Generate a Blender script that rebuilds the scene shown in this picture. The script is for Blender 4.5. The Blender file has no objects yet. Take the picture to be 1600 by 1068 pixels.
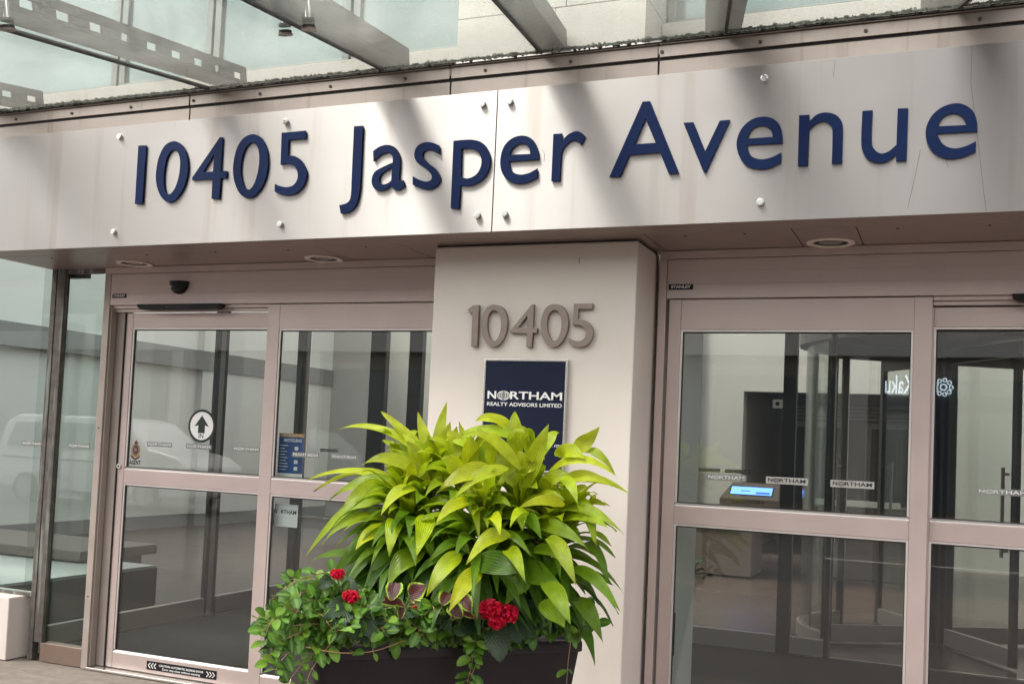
import bpy, bmesh, math, random
from mathutils import Vector, Matrix, noise
rnd = random.Random(7)
S = bpy.context.scene
COL = S.collection

# ------------------------------------------------------------------ camera
F, YAW, PIT, ROL, PX, PY = 1683.742, .406748, .050983, .0455149, 768.367, 607.657
CAM = Vector((0, -5.42375, 1.55))
cy_, sy_, cp_, sp_ = math.cos(YAW), math.sin(YAW), math.cos(PIT), math.sin(PIT)
fw = Vector((-sy_*cp_, cy_*cp_, sp_)); rt = Vector((cy_, sy_, 0)); up = rt.cross(fw)
cr_, sr_ = math.cos(ROL), math.sin(ROL)
rt2 = rt*cr_ + up*sr_; up2 = -rt*sr_ + up*cr_
cam_data = bpy.data.cameras.new('camera'); cam = bpy.data.objects.new('camera', cam_data); COL.objects.link(cam)
M = Matrix.Identity(4)
for i in range(3):
    M[i][0] = rt2[i]; M[i][1] = up2[i]; M[i][2] = -fw[i]; M[i][3] = CAM[i]
cam.matrix_world = M
cam_data.sensor_width = 36; cam_data.lens = F/1600*36
cam_data.shift_x = (800-PX)/1600; cam_data.shift_y = (PY-534)/1600
cam_data.clip_end = 500; cam_data.clip_start = .05
S.camera = cam

# ------------------------------------------------------------------ sky, sun, exposure
SUN_EL, SUN_ROT = math.radians(58), math.radians(232)
W = bpy.data.worlds.new('World'); S.world = W; W.use_nodes = True
nt = W.node_tree; nt.nodes.clear()
sky = nt.nodes.new('ShaderNodeTexSky'); sky.sky_type = 'NISHITA'; sky.sun_disc = False
sky.sun_elevation = SUN_EL; sky.sun_rotation = SUN_ROT; sky.dust_density = 2; sky.air_density = 1.0; sky.ozone_density = 1.0
hs = nt.nodes.new('ShaderNodeHueSaturation'); hs.inputs['Saturation'].default_value = .22
wm = nt.nodes.new('ShaderNodeMix'); wm.data_type = 'RGBA'; wm.blend_type = 'MULTIPLY'; wm.inputs[0].default_value = 1
wm.inputs[7].default_value = (1.0, .935, .895, 1)
bg = nt.nodes.new('ShaderNodeBackground'); bg.inputs[1].default_value = .15
wo = nt.nodes.new('ShaderNodeOutputWorld')
nt.links.new(sky.outputs[0], hs.inputs['Color']); nt.links.new(hs.outputs[0], wm.inputs[6])
nt.links.new(wm.outputs[2], bg.inputs[0]); nt.links.new(bg.outputs[0], wo.inputs[0])
sl = bpy.data.lights.new('sun', 'SUN'); sl.energy = .75; sl.angle = math.radians(10); sl.color = (1, .95, .91)
so = bpy.data.objects.new('sun', sl); COL.objects.link(so)
az = math.radians(180+52)   # sun stands behind the camera, over the street
sd = Vector((math.sin(az)*math.cos(SUN_EL), math.cos(az)*math.cos(SUN_EL), math.sin(SUN_EL)))
so.rotation_euler = sd.to_track_quat('Z', 'Y').to_euler()
S.view_settings.view_transform = 'Standard'; S.view_settings.look = 'None'
S.view_settings.exposure = 2.35; S.view_settings.gamma = 1
S.cycles.max_bounces = 12; S.cycles.transparent_max_bounces = 24; S.cycles.glossy_bounces = 6; S.cycles.diffuse_bounces = 5
S.cycles.use_denoising = True; S.cycles.caustics_reflective = False; S.cycles.caustics_refractive = False
S.cycles.sample_clamp_indirect = 6

# ------------------------------------------------------------------ points from the photograph's measured geometry
def ray(x, y): return (rt2*((x-PX)/F) - up2*((y-PY)/F) + fw)
def atY(x, y, Y):
    d = ray(x, y); return CAM + d*((Y-CAM.y)/d.y)
def atZ(x, y, Z):
    d = ray(x, y); return CAM + d*((Z-CAM.z)/d.z)

# ------------------------------------------------------------------ materials
MATS = {}
def mat(name, col, rough=.5, metal=0, noise_amt=0, noise_scale=6, bump=0, bump_scale=80, aniso=0, streak=0, spec=.5, coat=0, stretch=(1,1,1), dirt=None):
    m = bpy.data.materials.new(name); m.use_nodes = True; t = m.node_tree; b = t.nodes['Principled BSDF']
    L = t.links.new
    b.inputs['Base Color'].default_value = (*col, 1); b.inputs['Roughness'].default_value = rough
    b.inputs['Metallic'].default_value = metal; b.inputs['Specular IOR Level'].default_value = spec
    b.inputs['Coat Weight'].default_value = coat
    tc = t.nodes.new('ShaderNodeTexCoord'); mp = t.nodes.new('ShaderNodeMapping'); mp.inputs['Scale'].default_value = stretch
    L(tc.outputs['Object'], mp.inputs[0])
    if noise_amt:
        n = t.nodes.new('ShaderNodeTexNoise'); n.inputs['Scale'].default_value = noise_scale; n.inputs['Detail'].default_value = 6
        L(mp.outputs[0], n.inputs[0])
        r = t.nodes.new('ShaderNodeMapRange'); r.inputs[1].default_value = .3; r.inputs[2].default_value = .7
        r.inputs[3].default_value = 1-noise_amt; r.inputs[4].default_value = 1+noise_amt*.5
        L(n.outputs[0], r.inputs[0])
        mx = t.nodes.new('ShaderNodeVectorMath'); mx.operation = 'SCALE'; mx.inputs[0].default_value = col
        L(r.outputs[0], mx.inputs['Scale']); last = mx.outputs[0]
        if dirt:      # vertical runs of grime
            mp2 = t.nodes.new('ShaderNodeMapping'); mp2.inputs['Scale'].default_value = dirt[0]
            L(tc.outputs['Object'], mp2.inputs[0])
            n2 = t.nodes.new('ShaderNodeTexNoise'); n2.inputs['Scale'].default_value = 1; n2.inputs['Detail'].default_value = 5
            L(mp2.outputs[0], n2.inputs[0])
            r2 = t.nodes.new('ShaderNodeMapRange'); r2.inputs[1].default_value = dirt[2]; r2.inputs[2].default_value = dirt[2]+.12
            r2.inputs[3].default_value = 0; r2.inputs[4].default_value = dirt[3]
            L(n2.outputs[0], r2.inputs[0])
            m2 = t.nodes.new('ShaderNodeMix'); m2.data_type = 'RGBA'; m2.inputs[7].default_value = (*dirt[1], 1)
            L(r2.outputs[0], m2.inputs[0]); L(last, m2.inputs[6]); last = m2.outputs[2]
        L(last, b.inputs['Base Color'])
        r3 = t.nodes.new('ShaderNodeMapRange'); r3.inputs[3].default_value = rough*.85; r3.inputs[4].default_value = min(1, rough*1.2)
        L(n.outputs[0], r3.inputs[0]); L(r3.outputs[0], b.inputs['Roughness'])
    if bump:
        n = t.nodes.new('ShaderNodeTexNoise'); n.inputs['Scale'].default_value = bump_scale; n.inputs['Detail'].default_value = 4
        L(mp.outputs[0], n.inputs[0])
        bp = t.nodes.new('ShaderNodeBump'); bp.inputs['Strength'].default_value = bump; bp.inputs['Distance'].default_value = .002
        L(n.outputs[0], bp.inputs['Height']); L(bp.outputs[0], b.inputs['Normal'])
    if aniso:
        b.inputs['Anisotropic'].default_value = aniso
        # brushed along X: the reflection spreads up and down
        cx = t.nodes.new('ShaderNodeCombineXYZ'); cx.inputs[2].default_value = 1
        L(cx.outputs[0], b.inputs['Tangent'])
    MATS[name] = m; return m

def emis(name, col, st):
    m = bpy.data.materials.new(name); m.use_nodes = True; b = m.node_tree.nodes['Principled BSDF']
    b.inputs['Base Color'].default_value = (*[c*.2 for c in col], 1); b.inputs['Emission Color'].default_value = (*col, 1)
    b.inputs['Emission Strength'].default_value = st; return m

def glass(name, tint=(.90, .92, .905), f0=.046, dirt=0, dirt_col=(.55, .56, .52), speck=0, grough=0, fmax=.94):
    m = bpy.data.materials.new(name); m.use_nodes = True; t = m.node_tree; t.nodes.clear(); L = t.links.new
    out = t.nodes.new('ShaderNodeOutputMaterial'); tr = t.nodes.new('ShaderNodeBsdfTransparent'); gl = t.nodes.new('ShaderNodeBsdfGlossy')
    tr.inputs[0].default_value = (*tint, 1); gl.inputs['Roughness'].default_value = grough; gl.inputs[0].default_value = (.95, .97, .96, 1)
    lw = t.nodes.new('ShaderNodeLayerWeight'); lw.inputs[0].default_value = .5
    pw = t.nodes.new('ShaderNodeMath'); pw.operation = 'POWER'; pw.inputs[1].default_value = 5; L(lw.outputs['Facing'], pw.inputs[0])
    ma = t.nodes.new('ShaderNodeMath'); ma.operation = 'MULTIPLY_ADD'; ma.inputs[1].default_value = fmax-f0; ma.inputs[2].default_value = f0
    L(pw.outputs[0], ma.inputs[0])
    mx = t.nodes.new('ShaderNodeMixShader'); L(ma.outputs[0], mx.inputs[0]); L(tr.outputs[0], mx.inputs[1]); L(gl.outputs[0], mx.inputs[2])
    last = mx.outputs[0]
    if dirt:
        tc = t.nodes.new('ShaderNodeTexCoord')
        di = t.nodes.new('ShaderNodeBsdfDiffuse'); di.inputs[0].default_value = (*dirt_col, 1)
        tl = t.nodes.new('ShaderNodeBsdfTranslucent'); tl.inputs[0].default_value = (*dirt_col, 1)
        ad = t.nodes.new('ShaderNodeMixShader'); L(di.outputs[0], ad.inputs[1]); L(tl.outputs[0], ad.inputs[2])
        n = t.nodes.new('ShaderNodeTexNoise'); n.inputs['Scale'].default_value = 3.5; n.inputs['Detail'].default_value = 8; n.inputs['Roughness'].default_value = .7
        L(tc.outputs['Object'], n.inputs[0])
        r = t.nodes.new('ShaderNodeMapRange'); r.inputs[1].default_value = .35; r.inputs[2].default_value = .7; r.inputs[3].default_value = dirt*.3; r.inputs[4].default_value = dirt
        L(n.outputs[0], r.inputs[0]); fac = r.outputs[0]
        if speck:
            mp = t.nodes.new('ShaderNodeMapping'); mp.inputs['Scale'].default_value = (48, 34, 34); L(tc.outputs['Object'], mp.inputs[0])
            v = t.nodes.new('ShaderNodeTexVoronoi'); v.inputs['Scale'].default_value = 1; L(mp.outputs[0], v.inputs[0])
            n3 = t.nodes.new('ShaderNodeTexNoise'); n3.inputs['Scale'].default_value = 9; L(tc.outputs['Object'], n3.inputs[0])
            th = t.nodes.new('ShaderNodeMath'); th.operation = 'MULTIPLY'; th.inputs[1].default_value = .40; L(n3.outputs[0], th.inputs[0])
            lt = t.nodes.new('ShaderNodeMath'); lt.operation = 'LESS_THAN'; L(v.outputs['Distance'], lt.inputs[0]); L(th.outputs[0], lt.inputs[1])
            ms = t.nodes.new('ShaderNodeMath'); ms.operation = 'MULTIPLY_ADD'; ms.inputs[1].default_value = speck; L(lt.outputs[0], ms.inputs[0]); L(fac, ms.inputs[2]); ms.use_clamp = True
            fac = ms.outputs[0]
        m3 = t.nodes.new('ShaderNodeMixShader'); L(fac, m3.inputs[0]); L(last, m3.inputs[1]); L(ad.outputs[0], m3.inputs[2]); last = m3.outputs[0]
    L(last, out.inputs[0]); MATS[name] = m; return m

STEEL = mat('brushed_steel', (.46, .432, .425), .50, .97, .05, 3, aniso=.95, bump=1, bump_scale=2.2, stretch=(1, 1, 1), dirt=((9, 1, .35), (.36, .30, .26), .57, .40))
STRIP = mat('weathered_strip', (.34, .285, .255), .42, .75, .10, 4, dirt=((22, 1, .8), (.22, .17, .14), .58, .55))
DOORM = mat('door_aluminium', (.55, .445, .415), .36, .42, .05, 5, bump=.05, bump_scale=300)
BEAD = mat('sky_bright_bead', (.80, .74, .71), .30, .6, .04, 9)  # lighter than the frame: sky light on the sloped bead mixed into its colour
JAMB = mat('jamb_aluminium', (.40, .34, .30), .45, .4, .10, 6)
PILL = mat('pillar_coating', (.67, .60, .545), .55, 0, .06, 2.2, bump=.06, bump_scale=60, dirt=((3, 3, .5), (.50, .42, .36), .62, .3))
SOFF = mat('soffit_panel', (.38, .305, .28), .34, .55, .10, 2.5)
STONE = mat('upper_stone', (.56, .53, .47), .8, 0, .08, 5, bump=.25, bump_scale=50, dirt=((6, 6, .8), (.40, .37, .31), .63, .4))
DARK = mat('dark_gap', (.012, .011, .010), .6)
BLACK = mat('black_plastic', (.006, .006, .007), .45, spec=.25)
RUBBER = mat('rubber_gasket', (.02, .018, .016), .6, 0, .2, 30)
BLUE = mat('navy_letter_face', (.001, .011, .060), .5, spec=.15, noise_amt=.06, noise_scale=12)
CHROME = mat('polished_bolt', (.66, .64, .62), .2, 1)
RUST = mat('dark_screw', (.10, .07, .055), .5, .6)
BRONZE = mat('bronze_digit', (.27, .215, .185), .42, .55, .08, 25)
NAVY = mat('navy_plaque', (.006, .009, .030), .5, 0, .05, 8, spec=.2)
WHITE = mat('white_print', (.78, .77, .75), .5)
SILVER = mat('silver_edge', (.75, .72, .68), .25, .9)
POT = mat('planter_shell', (.014, .010, .010), .55, 0, .12, 8, spec=.3, bump=.1, bump_scale=90)
SOIL = mat('potting_soil', (.02, .014, .01), .95, 0, .4, 40, bump=.8, bump_scale=60)
GLASS = glass('door_glass')
GLASSG = glass('green_glass', (.86, .925, .90), .045)
CANOPYG = glass('canopy_glass', (.88, .91, .89), .03, .10, (.60, .60, .56), .22, grough=.18, fmax=.45)
GEDGE = mat('glass_edge', (.045, .085, .07), .2, 0, .2, 20)
WINDOW = mat('window_pane', (.19, .25, .235), .10, .35, .30, 1.1, spec=.8, stretch=(.6, 1, 1.6))
GALV = mat('canopy_steel', (.09, .086, .075), .45, .5, .28, 22)
MOSS = mat('mossy_grime', (.07, .08, .05), .9, 0, .5, 60, bump=.8, bump_scale=90)
LOBW = mat('lobby_white', (.72, .72, .69), .6, 0, .03, 2)
LOBG = mat('lobby_grey', (.22, .22, .215), .5, 0, .06, 3)
LOBB = mat('lobby_back_paint', (.42, .405, .375), .6, 0, .05, 1.4)
LOBD = mat('lobby_dark', (.085, .078, .072), .45, 0, .1, 3)
CORR = mat('corridor_tan', (.24, .20, .17), .5, 0, .08, 3)
GRAN = mat('brown_granite', (.16, .125, .11), .35, 0, .35, 60)
FRAMED = mat('inner_frame', (.085, .075, .070), .35, .7)
FRAMEL = mat('inner_rail', (.34, .31, .295), .38, .6)
SCREEN = emis('blue_screen', (.10, .22, .75), 1.2)
GREYTXT = mat('frosted_grey', (.40, .40, .38), .5)

# ------------------------------------------------------------------ mesh helpers
class MB:
    def __init__(s): s.v = []; s.f = []; s.m = []; s.uv = []; s.col = []
    def add(s, vs, fs, mi=0):
        o = len(s.v); s.v += [tuple(v) for v in vs]
        for f in fs: s.f.append(tuple(o+i for i in f)); s.m.append(mi)
        return s
    def box(s, x0, x1, y0, y1, z0, z1, mi=0):
        x0, x1 = sorted((x0, x1)); y0, y1 = sorted((y0, y1)); z0, z1 = sorted((z0, z1))
        vs = [(x, y, z) for z in (z0, z1) for y in (y0, y1) for x in (x0, x1)]
        return s.add(vs, [(0,2,3,1), (4,5,7,6), (0,1,5,4), (2,6,7,3), (0,4,6,2), (1,3,7,5)], mi)
    def obox(s, c, ax, ay, az, mi=0):   # centre and three half axes
        c = Vector(c); vs = []
        for k in (-1, 1):
            for j in (-1, 1):
                for i in (-1, 1): vs.append(c+ax*i+ay*j+az*k)
        fs = [(0,2,3,1), (4,5,7,6), (0,1,5,4), (2,6,7,3), (0,4,6,2), (1,3,7,5)]
        if ax.cross(ay).dot(az) < 0: fs = [f[::-1] for f in fs]
        return s.add(vs, fs, mi)
    def tube(s, pts, r, n=8, mi=0, cap=True):
        pts = [Vector(p) for p in pts]; o = len(s.v); N = len(pts)
        rs = r if isinstance(r, (list, tuple)) else [r]*N
        t0 = (pts[1]-pts[0]).normalized(); a = t0.orthogonal().normalized()
        for i, p in enumerate(pts):
            t = (pts[min(i+1, N-1)]-pts[max(i-1, 0)]).normalized()
            a = (a-t*a.dot(t)).normalized(); b = t.cross(a)
            for k in range(n):
                w = 2*math.pi*k/n; s.v.append(tuple(p+(a*math.cos(w)+b*math.sin(w))*rs[i]))
        for i in range(N-1):
            for k in range(n):
                s.f.append((o+i*n+k, o+i*n+(k+1) % n, o+(i+1)*n+(k+1) % n, o+(i+1)*n+k)); s.m.append(mi)
        if cap:
            s.f.append(tuple(o+k for k in range(n))[::-1]); s.m.append(mi)
            s.f.append(tuple(o+(N-1)*n+k for k in range(n))); s.m.append(mi)
        return s
    def ring(s, c, ax, r0, r1, h, n=32, mi=0):   # flat annulus with thickness h along ax
        c = Vector(c); ax = Vector(ax).normalized(); a = ax.orthogonal().normalized(); b = ax.cross(a); o = len(s.v)
        for rr, hh in ((r0, 0), (r1, 0), (r1, h), (r0, h)):
            for k in range(n):
                w = 2*math.pi*k/n; s.v.append(tuple(c+ax*hh+(a*math.cos(w)+b*math.sin(w))*rr))
        for q in range(4):
            for k in range(n):
                s.f.append((o+q*n+k, o+q*n+(k+1) % n, o+((q+1) % 4)*n+(k+1) % n, o+((q+1) % 4)*n+k)); s.m.append(mi)
        return s
    def disc(s, c, ax, r, h, n=24, mi=0):
        c = Vector(c); return s.tube([c, c+Vector(ax).normalized()*h], r, n, mi)
    def build(s, name, mats, parent=None, smooth=False, bevel=0, recalc=True):
        me = bpy.data.meshes.new(name); me.from_pydata(s.v, [], s.f)
        if not isinstance(mats, (list, tuple)): mats = [mats]
        for m in mats: me.materials.append(m)
        me.polygons.foreach_set('material_index', s.m)
        if s.uv:
            ul = me.uv_layers.new(name='UVMap')
            for l in me.loops: ul.data[l.index].uv = s.uv[l.vertex_index]
        if s.col:
            ca = me.color_attributes.new('tint', 'FLOAT_COLOR', 'POINT')
            for i, c in enumerate(s.col): ca.data[i].color = c
        if recalc and not s.uv:
            bm = bmesh.new(); bm.from_mesh(me); bmesh.ops.recalc_face_normals(bm, faces=bm.faces); bm.to_mesh(me); bm.free()
        if smooth:
            me.polygons.foreach_set('use_smooth', [True]*len(me.polygons))
        me.update()
        o = bpy.data.objects.new(name, me); COL.objects.link(o)
        if parent: o.parent = parent; o.matrix_parent_inverse = parent.matrix_world.inverted()
        if bevel:
            b = o.modifiers.new('soft_edge', 'BEVEL'); b.width = bevel; b.segments = 2; b.limit_method = 'ANGLE'
        return o

def tag(o, label=None, cat=None, group=None, kind=None):
    if label: o['label'] = label
    if cat: o['category'] = cat
    if group: o['group'] = group
    if kind: o['kind'] = kind
    return o
def empty(name, loc, label, cat, group=None):
    o = bpy.data.objects.new(name, None); COL.objects.link(o); o.location = loc; o.empty_display_size = .1
    o.matrix_world = Matrix.Translation(loc); return tag(o, label, cat, group)
def struct(mb, name, m): o = mb.build(name, m); o['kind'] = 'structure'; return o

def catmull(pts, n=5):     # pts: (corner, x, z)
    N = len(pts); out = []
    def P(i): return Vector((pts[i % N][1], pts[i % N][2], 0))
    for i in range(N):
        c0, c1 = pts[i][0], pts[(i+1) % N][0]
        p1, p2 = P(i), P(i+1)
        if c0 and c1: out.append(p1); continue
        p0 = P(i-1) if not c0 else p1*2-p2
        p3 = P(i+2) if not c1 else p2*2-p1
        if c0: p0 = p1-(p2-p1)*.3
        if c1: p3 = p2+(p2-p1)*.3
        for k in range(n):
            t = k/n
            out.append(.5*((2*p1)+(-p0+p2)*t+(2*p0-5*p1+4*p2-p3)*t*t+(-p0+3*p1-3*p2+p3)*t**3))
    return out
def glyph_mesh(loops, ext, bevel=0):
    cu = bpy.data.curves.new('glyph', 'CURVE'); cu.dimensions = '2D'; cu.fill_mode = 'BOTH'; cu.extrude = ext; cu.bevel_depth = bevel; cu.offset = -bevel
    for lp in loops:
        p = catmull(lp); sp = cu.splines.new('POLY'); sp.points.add(len(p)-1); sp.use_cyclic_u = True
        for i, q in enumerate(p): sp.points[i].co = (q.x, q.y, 0, 1)
    tmp = bpy.data.objects.new('tmp', cu); me = bpy.data.meshes.new_from_object(tmp); bpy.data.objects.remove(tmp)
    return me
TX = {}
def text_mb(mb, s, origin, u, v, size, depth=.001, mi=0, bold=0, xs=1, shear=0, align='CENTER', fit=None):
    """writing laid in the plane u (along the line) x v (up), sitting on its surface"""
    cu = bpy.data.curves.new('txt', 'FONT'); cu.body = s; cu.size = 1; cu.align_x = align; cu.align_y = 'CENTER'; cu.offset = bold; cu.extrude = .5; cu.shear = shear; cu.resolution_u = 3
    tmp = bpy.data.objects.new('tmp', cu); me = bpy.data.meshes.new_from_object(tmp); bpy.data.objects.remove(tmp)
    if not me.vertices: return
    xs_ = [q.co.x for q in me.vertices]; w = max(xs_)-min(xs_)
    sx = size*xs if not fit else fit/w
    n = u.cross(v).normalized(); o = Vector(origin)
    vs = [o+u*(q.co.x*sx)+v*(q.co.y*size)+n*(q.co.z+.5)*depth for q in me.vertices]
    mb.add(vs, [tuple(p.vertices) for p in me.polygons], mi); bpy.data.meshes.remove(me)
UX, UZ = Vector((1, 0, 0)), Vector((0, 0, 1))   # u x v = -Y: faces the street
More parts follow.
